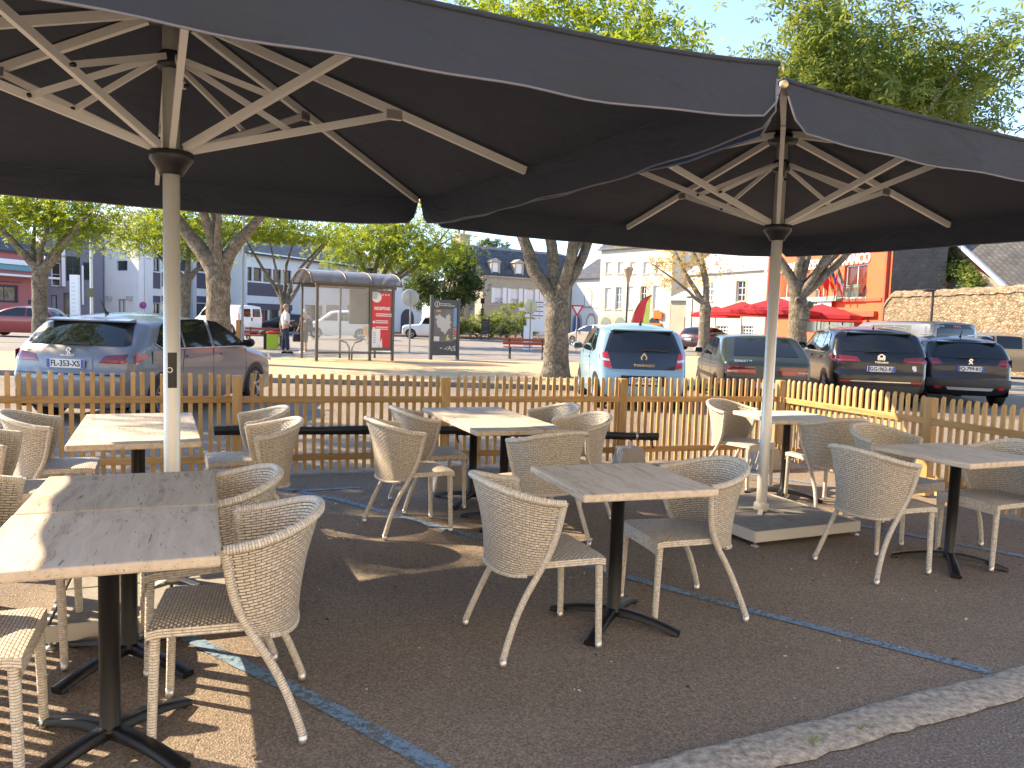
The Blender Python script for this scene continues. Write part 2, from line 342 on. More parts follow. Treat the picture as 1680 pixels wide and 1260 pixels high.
# paved strip around the shelter
sp=[(-40,22.0),(-16,23.4),(-9,24.6),(-5.0,26.2),(-1,27.4),(2.4,28.0),(5.2,29.2),(6,33.4),(4.4,33.8),(1.6,33.3),(-2,30.8),(-6,30.2),(-10,30.0),(-16,28.8),(-40,26.8)]
struct('plaza_path',MB().poly([(x,y,ZP+.004) for x,y in sp]),M_ROAD)
struct('garden_bed_ground',MB().poly([(-12,60,.12),(6,62,.12),(7,78,.12),(-14,78,.12)],.12),mat('soil',(.12,.08,.05),.95))
mb=MB()
for a,b in (((-12.1,59.9),(6.1,61.9)),((6.1,61.9),(7.1,78))): mb.beam((*a,.08),(*b,.08),.25,.17)
struct('garden_kerb',mb,M_KERB2)
# small dry leaves and litter crumbs
random.seed(9)
def litter(name,spots,size,m,kind_label):
    mb=MB()
    for x,y in spots:
        a=random.uniform(0,6.3); s=size*random.uniform(.5,1.2)
        pts=[(x+s*math.cos(a+k*1.2566)*random.uniform(.4,1),y+s*math.sin(a+k*1.2566)*random.uniform(.4,1),.006+random.uniform(0,.012)) for k in range(5)]
        mb.poly(pts)
    o=mb.build(name,m); return tag(o,kind_label,'litter',kind='stuff')
litter('paper_crumbs',[(random.uniform(-1.5,3.2),random.uniform(3.0,7)) for _ in range(60)]+[(at(940,1136).x+random.gauss(0,.02),at(940,1136).y+random.gauss(0,.012)) for _ in range(6)],.010,mat('crumb',(.7,.66,.6),.9),'tiny pale crumbs of litter scattered on the brown asphalt')
litter('dry_leaves',[(random.uniform(-9,12),random.uniform(17.6,34)) for _ in range(500)],.07,mat('dry_leaf',(.34,.19,.07),.9),'dry brown leaves fallen on the sandy plaza')
litter('gum_spots',[(random.uniform(-2.5,4),random.uniform(2.4,7.5)) for _ in range(70)],.014,mat('gum',(.06,.05,.042),.8),'dark flattened gum spots on the terrace asphalt')
litter('fallen_bits',[(random.uniform(-2.5,4.5),random.uniform(2.2,8.5)) for _ in range(90)],.016,mat('dry_leaf',(0,0,0)),'small dry leaf fragments on the terrace asphalt')
# grass tufts in the kerb joint
def tuft(px,py,n,label):
    p=at(px,py,.02); mb=MB()
    for k in range(n):
        a=random.uniform(0,6.3); l=random.uniform(.02,.045); q=(p.x+random.gauss(0,.016),p.y+random.gauss(0,.008)); w_=.0022
        tip=(q[0]+math.cos(a)*l*.7,q[1]+math.sin(a)*l*.7,.025+l*.7)
        mb.add([(q[0]-w_,q[1],.02),(q[0]+w_,q[1],.02),tip],[(0,1,2)])
    tag(mb.build('grass_tuft',mat('grass',(.16,.24,.05),.7)),label,'grass tuft',kind='stuff')
tuft(1333,1223,60,'green grass tuft growing beside the cracked kerb stone')
tuft(1416,1200,35,'smaller grass tuft in the kerb joint, further right')
# ================================================================= wicker chairs
def bez(pts,n):
    """Catmull-Rom through points"""
    P=[Vector(p) for p in pts]; P=[P[0]*2-P[1]]+P+[P[-1]*2-P[-2]]; out=[]
    for i in range(1,len(P)-2):
        for k in range(n):
            t=k/n; a,b,c,d=P[i-1],P[i],P[i+1],P[i+2]
            out.append(.5*((2*b)+(c-a)*t+(2*a-5*b+4*c-d)*t*t+(3*b-a-3*c+d)*t**3))
    out.append(P[-2]); return out
def make_chair():
    t=thing('wicker_chair','x','chair',group='beige wicker armchairs on the terrace')
    # seat: flat woven pad with a deeper front apron
    mb=MB(); nx,ny=12,12; top=[];uv=[]
    def hw(x): return (.200+.018*(x+.2)/.46)*(1 if x>-.06 else max(.55,1-4.2*(-.06-x)))
    for i in range(nx+1):
        x=-.175+.44*i/nx; row=[];ur=[]
        for j in range(ny+1):
            s=-1+2*j/ny; e=max(abs(s),0); zz=.447-.006*(1-s*s)*math.sin(PI*i/nx)-.008*(e**8)-(.008 if i==nx else 0)
            y=s*hw(x); row.append((x,y,zz)); ur.append((y+.5,x+.5))
        top.append(row);uv.append(ur)
    mb.grid(top,0,True,uv)
    def skirt(edge,drop,flip):
        g=[[p,(p[0],p[1],p[2]-drop)] for p in edge]; L=0;us=[]
        for i,p in enumerate(edge):
            if i: L+=(Vector(p)-Vector(edge[i-1])).length
            us.append([(L,.0),(L,drop)])
        mb.grid(g,1,True,us,flip)
    skirt([r[0] for r in top],.032,False); skirt([r[-1] for r in top],.032,True); skirt(top[-1],.066,False); skirt(top[0],.03,True)
    bot=[[(p[0],p[1],.412) for p in (r[0],r[-1])] for r in top]; mb.grid(bot,0,False,[[(0,0),(.4,0)] for _ in bot],True)
    mb.build('seat',[M_WSEAT,M_WRAP],t)
    # curved shell back
    side=bez([(-.09,.385),(-.055,.43),(-.028,.50),(-.008,.575),(.004,.65),(.015,.712)],3)   # (x,z) of the side edge
    nv=len(side)-1
    nu=28; rows=[];uvs=[]
    for i in range(nu+1):
        th=-1+2*i/nu; a=th*PI/2; c=math.cos(a); s_=math.sin(a); row=[];ur=[]
        c2=abs(c)**.85; s2=math.copysign(abs(s_)**.85,s_)
        for j in range(nv+1):
            v=j/nv
            sx,sz=side[j].x,side[j].y if False else side[j][1]
            yw=.212+.062*v**1.2                     # half width grows towards the rim
            depth=.135+.185*v**.9                    # how far the shell swings back
            zc=.372+(.792-.372)*v                   # height along the centre line
            x=side[j][0]-depth*c2; y=yw*s2; z=sz*(1-c**1.3)+zc*c**1.3
            row.append((x,y,z)); ur.append((th*.43,v*.40))
        rows.append(row);uvs.append(ur)
    mb=MB(); mb.grid(rows,0,True,uvs)
    # inner skin, 12 mm inside
    inn=[]
    for i,r in enumerate(rows):
        q=[]
        for j,p in enumerate(r):
            a_=Vector(rows[min(i+1,nu)][j])-Vector(rows[max(i-1,0)][j]); b2=Vector(rows[i][min(j+1,nv)])-Vector(rows[i][max(j-1,0)])
            n=a_.cross(b2).normalized(); n=n if n.dot(Vector((.3,0,1))-Vector(p)*1)>-9 else n
            if n.dot(Vector((.15,0,.62))-Vector(p))<0: n=-n
            q.append(Vector(p)+n*.012)
        inn.append(q)
    mb.grid(inn,0,True,uvs,True)
    mb.build('backrest',M_WEAVE,t)
    rim=[Vector(r[-1])+Vector((0,0,.004)) for r in rows]
    MB().tube(rim,.0165,10).build('rim',M_WRAP,t)
    hem=[Vector(r[0]) for r in rows][2:-2]
    MB().tube(hem,.009,8).build('lower_braid',M_WRAP,t)
    for sg in (1,-1):
        p=bez([(.017,.270*sg,.722),(.004,.262*sg,.65),(-.008,.25*sg,.575),(-.03,.233*sg,.49),(-.075,.220*sg,.395),(-.132,.219*sg,.30),(-.182,.224*sg,.20),(-.222,.236*sg,.10),(-.245,.246*sg,.035)],4)
        rr=[.0150]*len(p)
        l=MB().tube(p,rr,10).build('leg',M_WRAP,t)
        MB().lathe([(0,0),(.0155,0),(.0158,.008),(.0158,.036),(0,.036)],(-.2465,.247*sg,.0),14).build('foot_cap',M_CAP,l)
        l=MB().tube([(.236,.196*sg,.432),(.241,.197*sg,.40),(.247,.199*sg,.2),(.252,.201*sg,.035)],[.019,.0185,.0165,.0155],10).build('leg',M_WRAP,t)
        MB().lathe([(0,0),(.0155,0),(.0158,.008),(.0158,.036),(0,.036)],(.253,.201*sg,.0),14).build('foot_cap',M_CAP,l)
        
    return t
CH=[ # x,y,facing,label
 (.1325,3.61,22.8,'wicker chair left of the single table in the middle foreground'),
 (.94,4.07,196.8,'wicker chair right of the single middle table, back leaning towards the umbrella base'),
 (-.72,5.50,26.8,'wicker chair at the lower left of the middle double table, legs beside the blue line'),
 (-.66,6.20,22,'wicker chair at the upper left of the middle double table, close to the fence'),
 (.27,6.63,202,'sunlit wicker chair at the far right of the middle double table by the fence'),
 (.47,6.03,204,'sunlit wicker chair at the near right of the middle double table'),
 (.22,5.26,122,'wicker chair with its back to the viewer at the end of the middle double table'),
 (2.36,4.89,23.3,'wicker chair left of the right-hand table, nearest to the umbrella base'),
 (2.88,5.76,-63,'wicker chair facing the viewer behind the right-hand table'),
 (3.29,5.19,202,'wicker chair at the right edge, right of the right-hand table'),
 (2.2,7.43,-50,'wicker chair in the fence corner behind the grey umbrella pole'),
 (2.72,6.62,104.7,'wicker chair with its back to the viewer at the corner table'),
 (-1.0,2.80,195.5,'largest wicker chair, right of the front left table with sunlit back'),
 (-1.33,3.38,208,'wicker chair right of the second table on the left, directly behind the largest chair'),
 (-2.13,3.22,21,'wicker chair left of the second table, only its legs and back edge visible'),
 (-1.80,2.40,22,'wicker chair cut by the lower left corner, only seat corner and legs visible'),
 (-1.70,5.10,205,'nearer of the two wicker chairs right of the far left double table'),
 (-1.98,5.74,205,'farther of the two wicker chairs right of the far left double table'),
 (-3.10,5.22,24,'wicker chair left of the far left double table, turned right'),
 (-2.93,4.50,24,'wicker chair at the left edge of the picture below the far left double table'),
]
ch0=make_chair()
for i,(x,y,a,l) in enumerate(CH):
    if i==0:
        ch0.location=(x,y,.006); ch0.rotation_euler=(0,0,R(a)); ch0['label']=l
    else: dup(ch0,(x,y,.006),R(a),l)
# ================================================================= tables
def make_table():
    t=thing('bistro_table','x','table',group='square bistro tables on the terrace')
    mb=MB()
    mb.box((0,0,.7305),(.70,.70,.037)); mb.build('tabletop',M_TOP,t,bevel=.009)
    mb=MB(); mb.box((0,0,.7065),(.30,.30,.008)); mb.build('mounting_plate',M_BLACK,t)
    MB().lathe([(0,.055),(.045,.055),(.045,.07),(.0335,.085),(.0335,.70),(.04,.703)],n=28).build('column',M_BLACK,t)
    for k in range(4):
        a=R(45+90*k); d=Vector((math.cos(a),math.sin(a),0)); pr=[]; n=10
        mb=MB(); s=Vector((-d.y,d.x,0)); g=[]
        for i in range(n+1):
            u=i/n; r_=.012+.325*u; z=.082-.058*u**1.9; h=.042-.020*u; w_=.026-.003*u+.008*u*u
            g.append([d*r_+s*w_+Vector((0,0,z-h)),d*r_+s*w_*.92+Vector((0,0,z-.004)),d*r_+s*w_*.55+Vector((0,0,z)),d*r_-s*w_*.55+Vector((0,0,z)),d*r_-s*w_*.92+Vector((0,0,z-.004)),d*r_-s*w_+Vector((0,0,z-h))])
        mb.grid(g,0,True); e=g[-1]; mb.add(e,[(0,1,2,3,4,5)])
        mb.grid([[r[5],r[0]] for r in g],0,False)
        mb.box((d.x*.322,d.y*.322,.008),(.035,.045,.016),a)
        mb.build('base_arm',M_BLACK,t)
    return t
tb0=make_table()
dE=Vector((math.sin(.384),-math.cos(.384))); dB=Vector((math.sin(.428),-math.cos(.428))); dC=Vector((math.sin(.379),-math.cos(.379)))
TB=[(.553,3.843,.332,'single square table with pale wood top in the middle foreground'),
 (-1.609+.003,3.232,.379,'second table from the front on the left, half in sun'),
 (-1.609+dC.x*.712,3.232+dC.y*.712,.379,'front left table, nearest to the viewer, striped with sunlight'),
 (-2.438+dB.x*.415,5.048+dB.y*.415,.428,'near half of the far left double table by the grey car'),
 (-2.438-dB.x*.29,5.048-dB.y*.29,.428,'far half of the far left double table, next to the fence'),
 (-.171+dE.x*.352,6.057+dE.y*.352,.384,'near half of the middle double table with its shaded front edge'),
 (-.171-dE.x*.352,6.057-dE.y*.352,.384,'far half of the middle double table, in full sun by the fence'),
 (2.933,5.05,.409,'table at the right edge with a bluish sheen on its top'),
 (2.48,6.92,.249,'sunlit table in the fence corner behind the umbrella pole')]
for i,(x,y,a,l) in enumerate(TB):
    if i==0: tb0.location=(x,y,.006); tb0.rotation_euler=(0,0,a); tb0['label']=l
    else: dup(tb0,(x,y,.006),a,l)
# ================================================================= umbrellas
CANG=71.5
def umbrella(c,label,base_rz,SAG):
    t=thing('parasol',label,'parasol',(c[0],c[1],0),0,'large square charcoal parasols')
    A=2.0; yaw=R(26.5)
    def P(r,ang,z): return Vector((r*math.cos(R(ang)),r*math.sin(R(ang)),z))
    ZP_,ZE=3.02,2.525
    # canopy: four panels, ridges on the corner and mid ribs, slight sag between
    mb=MB(); n=12
    cor=[CANG-90*k for k in range(4)]
    for k in range(8):
        a0=CANG-45*k; a1=a0-45
        r0=2.862 if k%2==0 else 2.0237; r1=2.0237 if k%2==0 else 2.862
        g=[]
        for i in range(n+1):
            u=i/n; row=[]
            for j in range(7):
                v=j/6; p=P(r0,a0,0)*(1-v)+P(r1,a1,0)*v
                w2=v if k%2==0 else 1-v
                ze=ZE-SAG*(1-(1-w2)**4)
                zz=ZP_-(ZP_-ze)*u - .030*math.sin(PI*v)*math.sin(PI*u)*1.2
                row.append(Vector((p.x*u,p.y*u,zz)))
            g.append(row)
        mb.grid(g,0,True)
    mb.build('canopy',M_FABRIC,t)
    # valance hanging round the edge, cut with rounded ends at each corner
    for k in range(4):
        a0=CANG-90*k; a1=a0-90; c0=P(2.862,a0,ZE); c1=P(2.862,a1,ZE); e=(c1-c0); L=e.length; e.normalize(); out=Vector((e.y,-e.x,0)); 
        if out.dot(c0)<0: out=-out
        g=[];n2=48;bot=[]
        for i in range(n2+1):
            u=i/n2; s=L*u; d0=min(s,L-s)
            dep=.205 if d0>.06 else .205-.045*(1-d0/.06)**2
            inset=.045*math.exp(-d0/.06)
            wv=.014*math.sin(s*5.1+k)+.012*math.sin(s*11+2*k)
            row=[]
            for j in range(6):
                v=j/5; q=c0+e*(s+(inset*v if s<L/2 else -inset*v))+Vector((0,0,-dep*v))+out*(.0+.02*v+wv*v*v)
                q.z-=SAG*(1-abs(2*u-1)**4)
                row.append(q)
            g.append(row); bot.append(row[-1])
        vb=MB(); vb.grid(g,0,True); o=vb.build('valance',M_FABRIC,t)
        edge=[g[0][2],g[0][4]]+bot+[g[-1][4],g[-1][2]]
        MB().tube(edge,.0042,6).build('piping',M_PIPING,o)
        MB().tube([r[0] for r in g],.010,6).build('seam',M_FABRIC,o)
    # corner grommet
    for k in range(4):
        q=P(2.875,CANG-90*k,ZE-.022); a=R(CANG-90*k)
        mb=MB(); mb.lathe([(0,-.006),(.015,-.006),(.018,0),(.015,.004),(.006,.006),(0,.006)],(0,0,0),16,axis='x')
        mb.build('corner_grommet',mat('brass',(.62,.48,.26),.4,.7),t,loc=q,rz=a)
    # pole with a flute highlight, hub, slider
    MB().lathe([(.040,.1),(.040,2.98),(0,2.99)],n=32).build('pole',M_POLE,t)
    MB().lathe([(.04,2.19),(.055,2.185),(.062,2.2),(.085,2.235),(.103,2.26),(.105,2.292),(.10,2.30),(.04,2.30)],n=32).build('slider',M_HUB,t)
    MB().lathe([(.04,2.70),(.06,2.70),(.065,2.72),(.065,2.765),(.058,2.78),(.04,2.78)],n=24).build('upper_hub',M_HUB,t)
    MB().lathe([(.04,2.90),(.10,2.905),(.11,2.93),(.11,2.955),(.05,2.975),(0,2.98)],n=24).build('crown',M_HUB,t)
    for k in range(8):
        a=CANG-45*k; rr=2.80 if k%2==0 else 1.985
        def zr(r): return ZP_-(ZP_-ZE+(SAG if k%2 else 0))*r/(2.85 if k%2==0 else 2.015)-.035
        rib=MB().beam(P(.09,a,zr(.09)-.005),P(rr,a,zr(rr)),.028,.045).build('rib',M_RIB,t)
        st=MB().beam(P(.085,a,2.315),P(1.13,a,zr(1.13)-.03),.028,.038); 
        st.build('strut',M_RIB,t)
        j=MB(); j.beam(P(1.10,a,zr(1.12)-.028),P(1.19,a,zr(1.17)-.015),.032,.05); j.build('joint',M_CAP,rib)
        # tie from upper hub to strut at r~.6
        q=.60; zs=2.315+(zr(1.13)-.03-2.315)*(q-.085)/(1.13-.085)
        tn=Vector((-math.sin(R(a)),math.cos(R(a)),0))*.021
        MB().beam(P(.06,a,2.745)+tn,P(q,a,zs)+tn,.014,.030).build('tie',M_RIB,t)
        bb=MB(); bb.lathe([(0,0),(.010,0),(.010,.02),(0,.02)],(0,0,0),10,axis='y'); bb.build('bolt',M_HUB,t,loc=P(q,a,zs)+tn,rz=R(a))
    # base: white steel tray on levelling feet with four pavers
    b=thing('x','x','x'); bpy.data.objects.remove(b)
    fr=bpy.data.objects.new('base_frame',None)
    bpy.data.objects.remove(fr)
    s=.50; mb=MB(); cs=[(-s,-s),(s,-s),(s,s),(-s,s)]
    for i in range(4):
        x0,y0=cs[i];x1,y1=cs[(i+1)%4]; mb.beam((x0,y0,.075),(x1,y1,.075),.012,.075)
    mb.beam((-s,0,.06),(s,0,.06),.03,.04); mb.beam((0,-s,.06),(0,s,.06),.03,.038)
    f=mb.build('base_frame',M_BASEF,t,rz=base_rz)
    for x,y in cs:
        MB().lathe([(0,0),(.03,0),(.03,.006),(.008,.012),(.008,.04),(0,.04)],(x*.96,y*.96,.004),14).build('levelling_foot',M_CAP,f)
    for i,(x,y) in enumerate(((-.245,-.245),(.245,-.245),(.245,.245),(-.245,.245))):
        MB().box((x,y,.087),(.478,.478,.045)).build('paver',M_SLAB,t,loc=(0,0,0),rz=base_rz,bevel=.006)
    mb=MB(); mb.lathe([(.046,.112),(.052,.112),(.056,.125),(.056,.165),(.048,.175),(.041,.175)],n=24)
    mb.build('collar',M_BASEF,t)
    mb=MB()
    for k in range(4):
        a=base_rz+PI/4*(2*k+1); mb.beam((math.cos(a)*.04,math.sin(a)*.04,.128),(math.cos(a)*.17,math.sin(a)*.17,.113),.035,.006)
    mb.build('foot_bracket',M_BASEF,t)
    return t
cL=at(283,985); cR=at(1247,860)
uL=umbrella((cL.x,cL.y),'nearer charcoal parasol on the left, its pole rising behind the left tables',R(22),.065)
uR=umbrella((cR.x,cR.y),'farther charcoal parasol on the right with a visible base of grey pavers',R(24.5),.03)
st=MB(); st.grid([[(.0405*math.cos(t_),.0405*math.sin(t_),z) for z in (1.12,1.30)] for t_ in [R(-95+8*k) for k in range(9)]],0,True,None,False)
o=st.build('sticker',M_HUB,uL); text('O',.04,M_WHITE,'sticker_print',o,(.008,-.0425,1.21),(PI/2,0,R(5)),.0005)
# ================================================================= fence
FD=Vector((math.cos(R(18.6)),math.sin(R(18.6)))); F0=Vector((-2.44,7.13))
FR=Vector((math.cos(R(-66.2)),math.sin(R(-66.2)))); FC=F0+FD*5.84
random.seed(3)
def panel(p,d,L,label,hi=.95,rail_z=(.715,.165),shift=0):
    t=thing('picket_fence',label,'fence',(p.x,p.y,0),math.atan2(d.y,d.x),'pine picket fence panels round the terrace')
    n=int(round((L-.09)/.0815)); 
    for zz in rail_z:
        MB().box((L/2,-.026,zz),(L-.0,.026,.062)).build('rail',M_RAIL,t,bevel=.005)
    for k in range(n):
        x=.09+(L-.12)*(k+.5)/n+random.uniform(-.003,.003); w_=.036; th=.020; z1=hi+random.uniform(-.008,.008); z0=.035+random.uniform(-.01,.01); y=.0
        tl=random.uniform(-.006,.006)
        v=[(x-w_/2,y-th/2,z0),(x+w_/2,y-th/2,z0),(x+w_/2,y+th/2,z0),(x-w_/2,y+th/2,z0),
           (x-w_/2+tl,y-th/2,z1-.028),(x+w_/2+tl,y-th/2,z1-.028),(x+w_/2+tl,y+th/2,z1-.004),(x-w_/2+tl,y+th/2,z1-.004),(x-w_/2+.008+tl,y,z1),(x+w_/2-.008+tl,y,z1)]
        f=[(0,3,2,1),(0,1,5,4),(1,2,6,5),(2,3,7,6),(3,0,4,7),(4,5,9,8),(6,7,8,9),(5,6,9),(7,4,8)]
        MB().add(v,f).build('picket',M_FENCE,t)
    MB().box((0.0,.0,hi/2),(.088,.088,hi-.03)).build('post',M_FENCE,t,bevel=.006)
    return t
labs=['fence panel at the left edge in front of the grey hatchback','fence panel between the grey hatchback and the advertising pole end','fence panel behind the middle double table','fence panel in front of the light blue car']
labs[1]='second fence panel from the left, in front of the bus shelter'
for i in range(4):
    panel(F0+FD*(-.085-1.96+1.96*i+.0),FD,1.955,labs[i])
panel(FC+FR*.03,FR,1.93,'angled fence panel starting at the corner in front of the black cars')
panel(FC+FR*1.98,FR,1.95,'angled fence panel at the right edge, nearer than the corner')
panel(Vector((-2.78,3.80)),Vector((math.cos(R(-71)),math.sin(R(-71)))),1.95,'fence panel left of the front tables, throwing picket shadows')
# rolled black windbreaks strapped to the fence
FN=Vector((FD.y,-FD.x))
for s0,s1,z0,z1,l in ((-.28,2.05,.445,.42,'rolled black windbreak tube strapped to the fence on the left'),(1.98,4.24,.41,.315,'rolled black windbreak tube strapped to the fence in the middle')):
    a=F0+FD*s0+FN*.085; b=F0+FD*s1+FN*.085
    t=thing('windbreak_roll',l,'windbreak',(a.x,a.y,0),0,'rolled windbreaks on the fence')
    v=b-a
    MB().tube([(v.x*k/10,v.y*k/10,z0+(z1-z0)*k/10+.006*math.sin(k*1.3)) for k in range(11)],.036,12).build('roll',M_HUB,t)
    MB().tube([(v.x*k/10,v.y*k/10,z0-.03+(z1-z0)*k/10) for k in range(11)],.018,8).build('weight_bar',M_BLACK,t)
    for u in (.12,.88):
        st=MB(); st.tube([(v.x*u-FD.x*.012,v.y*u-FD.y*.012,z0+(z1-z0)*u-.004),(v.x*u+FD.x*.012,v.y*u+FD.y*.012,z0+(z1-z0)*u-.004)],.047,14); st.build('strap',M_CAP,t)
    st=MB(); st.tube([(v.x*.97,v.y*.97,z1-.02),(v.x*.975,v.y*.975,z1-.10),(v.x*.98,v.y*.98,z1-.13)],.009,6); st.build('cord',M_BLACK,t)
for p,rz,l in ((Vector((-.53,6.80)),.3,'tapered concrete weight behind the chairs left of the middle tables'),(Vector((1.25,8.05)),.32,'tapered concrete weight at the fence right of the middle tables'),(Vector((2.76,8.35)),.3,'tapered concrete weight in the fence corner')):
    t=thing('concrete_weight',l,'weight',(p.x,p.y,.004),rz,'concrete weights along the fence')
    MB().box((0,0,.12),(.32,.26,.24),0,0,.72).build('block',M_CONC,t,bevel=.015)
    MB().tube([(0,0,.235),(0,0,.30)],.018,10).build('socket',M_CAP,t)
# ================================================================= cars
def chaikin(P,n=2):
    for _ in range(n):
        Q=[P[0]]
        for a,b in zip(P[:-1],P[1:]):
            Q+= [(.75*a[0]+.25*b[0],.75*a[1]+.25*b[1]),(.25*a[0]+.75*b[0],.25*a[1]+.75*b[1])]
        P=Q+[P[-1]]
    return P
M_TYRE=mat('tyre',(.016,.016,.017),.75); M_RIM=mat('alloy',(.45,.45,.47),.3,.9); M_DARK=mat('dark_trim',(.012,.012,.013),.45)
M_CGLASS=mat('car_glass',(.010,.012,.014),.03,0,spec=.6,coat=.2)
M_RED=mat('tail_red',(.42,.012,.012),.12,coat=1); M_REDD=mat('tail_dark_red',(.16,.01,.014),.1,coat=1)
M_LENS=mat('lamp_lens',(.55,.55,.57),.08,.3,coat=1); M_CHROME=mat('chrome',(.75,.75,.76),.12,1)
M_PLATE=mat('plate_white',(.75,.75,.72),.4); M_PBLUE=mat('plate_blue',(.03,.10,.42),.4); M_INK=mat('plate_ink',(.015,.015,.018),.5)
def paint(n,c,metal=.5,rough=.28,coat=.8): return mat(n,c,rough,metal,coat=coat)
class Car:
    def __init__(s,name,label,cat,W,H,prof,bx,belt,tum,pm,loc,rz,b=.07,r=.07,zb=.2,wheels=None,wr=.31,taper=(.9,.10,.9,.12)):
        s.W,s.H,s.belt,s.tum,s.b,s.r,s.zb=W,H,belt,tum,b,r,zb; s.wr=wr
        s.prof=chaikin(prof,2); s.L=max(p[0] for p in prof); s.tp=taper
        s.t=thing(name,label,cat,(loc[0],loc[1],loc[2] if len(loc)>2 else .004),rz); s.pm=pm
        P=s.prof; n=len(P); s.nor=[]
        for i in range(n):
            a=P[max(i-1,0)];c=P[min(i+1,n-1)]; dx,dz=c[0]-a[0],c[1]-a[1]; l=math.hypot(dx,dz) or 1
            s.nor.append((dz/l,-dx/l))    # inward for a profile walked rear-bottom > roof > front-bottom
        s.nor=s.smooth(s.nor); 
        mb=MB(); G=[]
        S=[0]
        for i in range(1,n): S.append(S[-1]+math.dist(P[i],P[i-1]))
        for i in range(n):
            x,z=P[i]; nx,nz=s.nor[i]; f=S[i]/S[-1]
            B=(bx[0]+(bx[1]-bx[0])*min(1,max(0,(x-bx[0])/(bx[1]-bx[0]))),zb)
            half=[]
            wi=s.w(x,z)
            for k in range(6):
                tt=k/5*.86; d=s.b*tt*tt; half.append((x+nx*d,wi*tt,z+nz*d))
            for k in range(1,5):
                a=k/4*PI/2; d=s.b*.74+ (s.r+s.b*.26)*(1-math.cos(a)) ; yy=.86+.14*math.sin(a)
                X,Z=x+nx*d,z+nz*d; half.append((X,s.w(X,Z)*yy,Z))
            X0,Z0=half[-1][0],half[-1][2]
            for k in range(1,9):
                u=k/8; X=X0+(B[0]-X0)*u; Z=Z0+(min(B[1],Z0)-Z0)*u; half.append((X,s.w(X,Z)*(1 if k<8 else .985),Z))
            G.append([(p[0],-p[1],p[2]) for p in half[::-1]]+half[1:])
        mb.grid(G,0,True)
        mb.grid([[g[0],g[-1]] for g in G],0,False)
        s.body=mb.build('body',[pm],s.t)
        for wx in (wheels or (.75,s.L-.85)):
            for sg in (1,-1): s.wheel(wx,sg)
    def smooth(s,N):
        for _ in range(3):
            M_=[N[0]]+[((a[0]+2*b[0]+c[0])/4,(a[1]+2*b[1]+c[1])/4) for a,b,c in zip(N[:-2],N[1:-1],N[2:])]+[N[-1]]; N=M_
        return [(a/math.hypot(a,b_),b_/math.hypot(a,b_)) for a,b_ in N]
    def w(s,x,z):
        w_=s.W/2
        if z>s.belt: w_*=1-s.tum*((z-s.belt)/(s.H-s.belt))**1.15
        else: w_*=1-.035*((s.belt-z-.22)/.5)**2
        a,ka,b,kb=s.tp
        if x<a: w_*=1-ka*((a-x)/a)**2.4
        if x>s.L-b: w_*=1-kb*((x-s.L+b)/b)**2.4
        return w_
    def wheel(s,wx,sg):
        y=s.w(wx,s.wr)*sg; w_=thing('x','x','x'); bpy.data.objects.remove(w_)
        a=MB(); n=26; ri=s.wr+.055
        def ang(t): return (-.45+ (PI+.9)*t)
        g=[]
        for k in range(n+1):
            t=ang(k/n); X=wx+ri*math.cos(t); Z=max(s.zb,s.wr+ri*math.sin(t)); g.append([(wx,(s.w(wx,s.wr)+.004)*sg,s.wr),(X,(s.w(X,Z)+.005)*sg,Z)])
        a.grid(g,0,False,None,sg<0); a.build('wheel_arch',M_DARK,s.t)
        T=MB(); R_=s.wr
        pr=[(R_*.66,-.02),(R_*.70,.012),(R_*.90,.022),(R_*.985,.008),(R_,-.02),(R_,-.16),(R_*.9,-.19),(0,-.19)]
        T.lathe([(q[0],q[1]*sg) for q in pr],(0,0,0),28,axis='y')
        tw=T.build('wheel',M_TYRE,s.t,loc=(wx,y*1.0+.008*sg,R_))
        rb=MB(); rb.lathe([(q[0],q[1]*sg) for q in [(R_*.70,.008),(R_*.655,.012),(R_*.63,-.03),(R_*.60,-.05)]],(0,0,0),24,axis='y')
        for k in range(5):
            a0=2*PI*k/5+.3
            for e in (-.13,.13): rb.beam((math.cos(a0)*R_*.12,-.006*sg,math.sin(a0)*R_*.12),(math.cos(a0+e)*R_*.65,.004*sg,math.sin(a0+e)*R_*.65),.02,.035,0,(0,1,0))
        rb.lathe([(q[0],q[1]*sg) for q in [(0,.012),(R_*.13,.010),(R_*.15,-.02)]],(0,0,0),16,axis='y')
        rb.build('rim',M_RIM,tw)
        MB().lathe([(q[0],q[1]*sg) for q in [(R_*.63,-.04),(0,-.045)]],(0,0,0),20,axis='y').build('brake',M_DARK,tw)
    # ---- surfaces for panels
    def end(s,y,z,front=False,e=.006):
        P=s.prof; im=max(range(len(P)),key=lambda i:P[i][1]); rng=range(im,0,-1) if not front else range(im,len(P)-1)
        st=-1 if not front else 1; x,nz,nx=P[im][0],0,1
        for i in rng:
            z0,z1=P[i][1],P[i+st][1]
            if (z0-z)*(z1-z)<=0 and z0!=z1:
                f=(z-z0)/(z1-z0); x=P[i][0]+(P[i+st][0]-P[i][0])*f; nn=s.nor[i]; nx,nz=nn; break
        t=min(abs(y)/s.w(x,z),.99); d=s.b*t*t
        if t>.86:
            q=min(1,(t-.86)/.14); d=s.b*.74+(s.r+s.b*.26)*(1-math.sqrt(max(0,1-q*q)))
        # slide along the inward normal, keep z: x shift only
        k=1/max(.35,abs(nx)); sg=1 if not front else -1
        return (x+sg*d*k-sg*e*k*1.0,y,z)
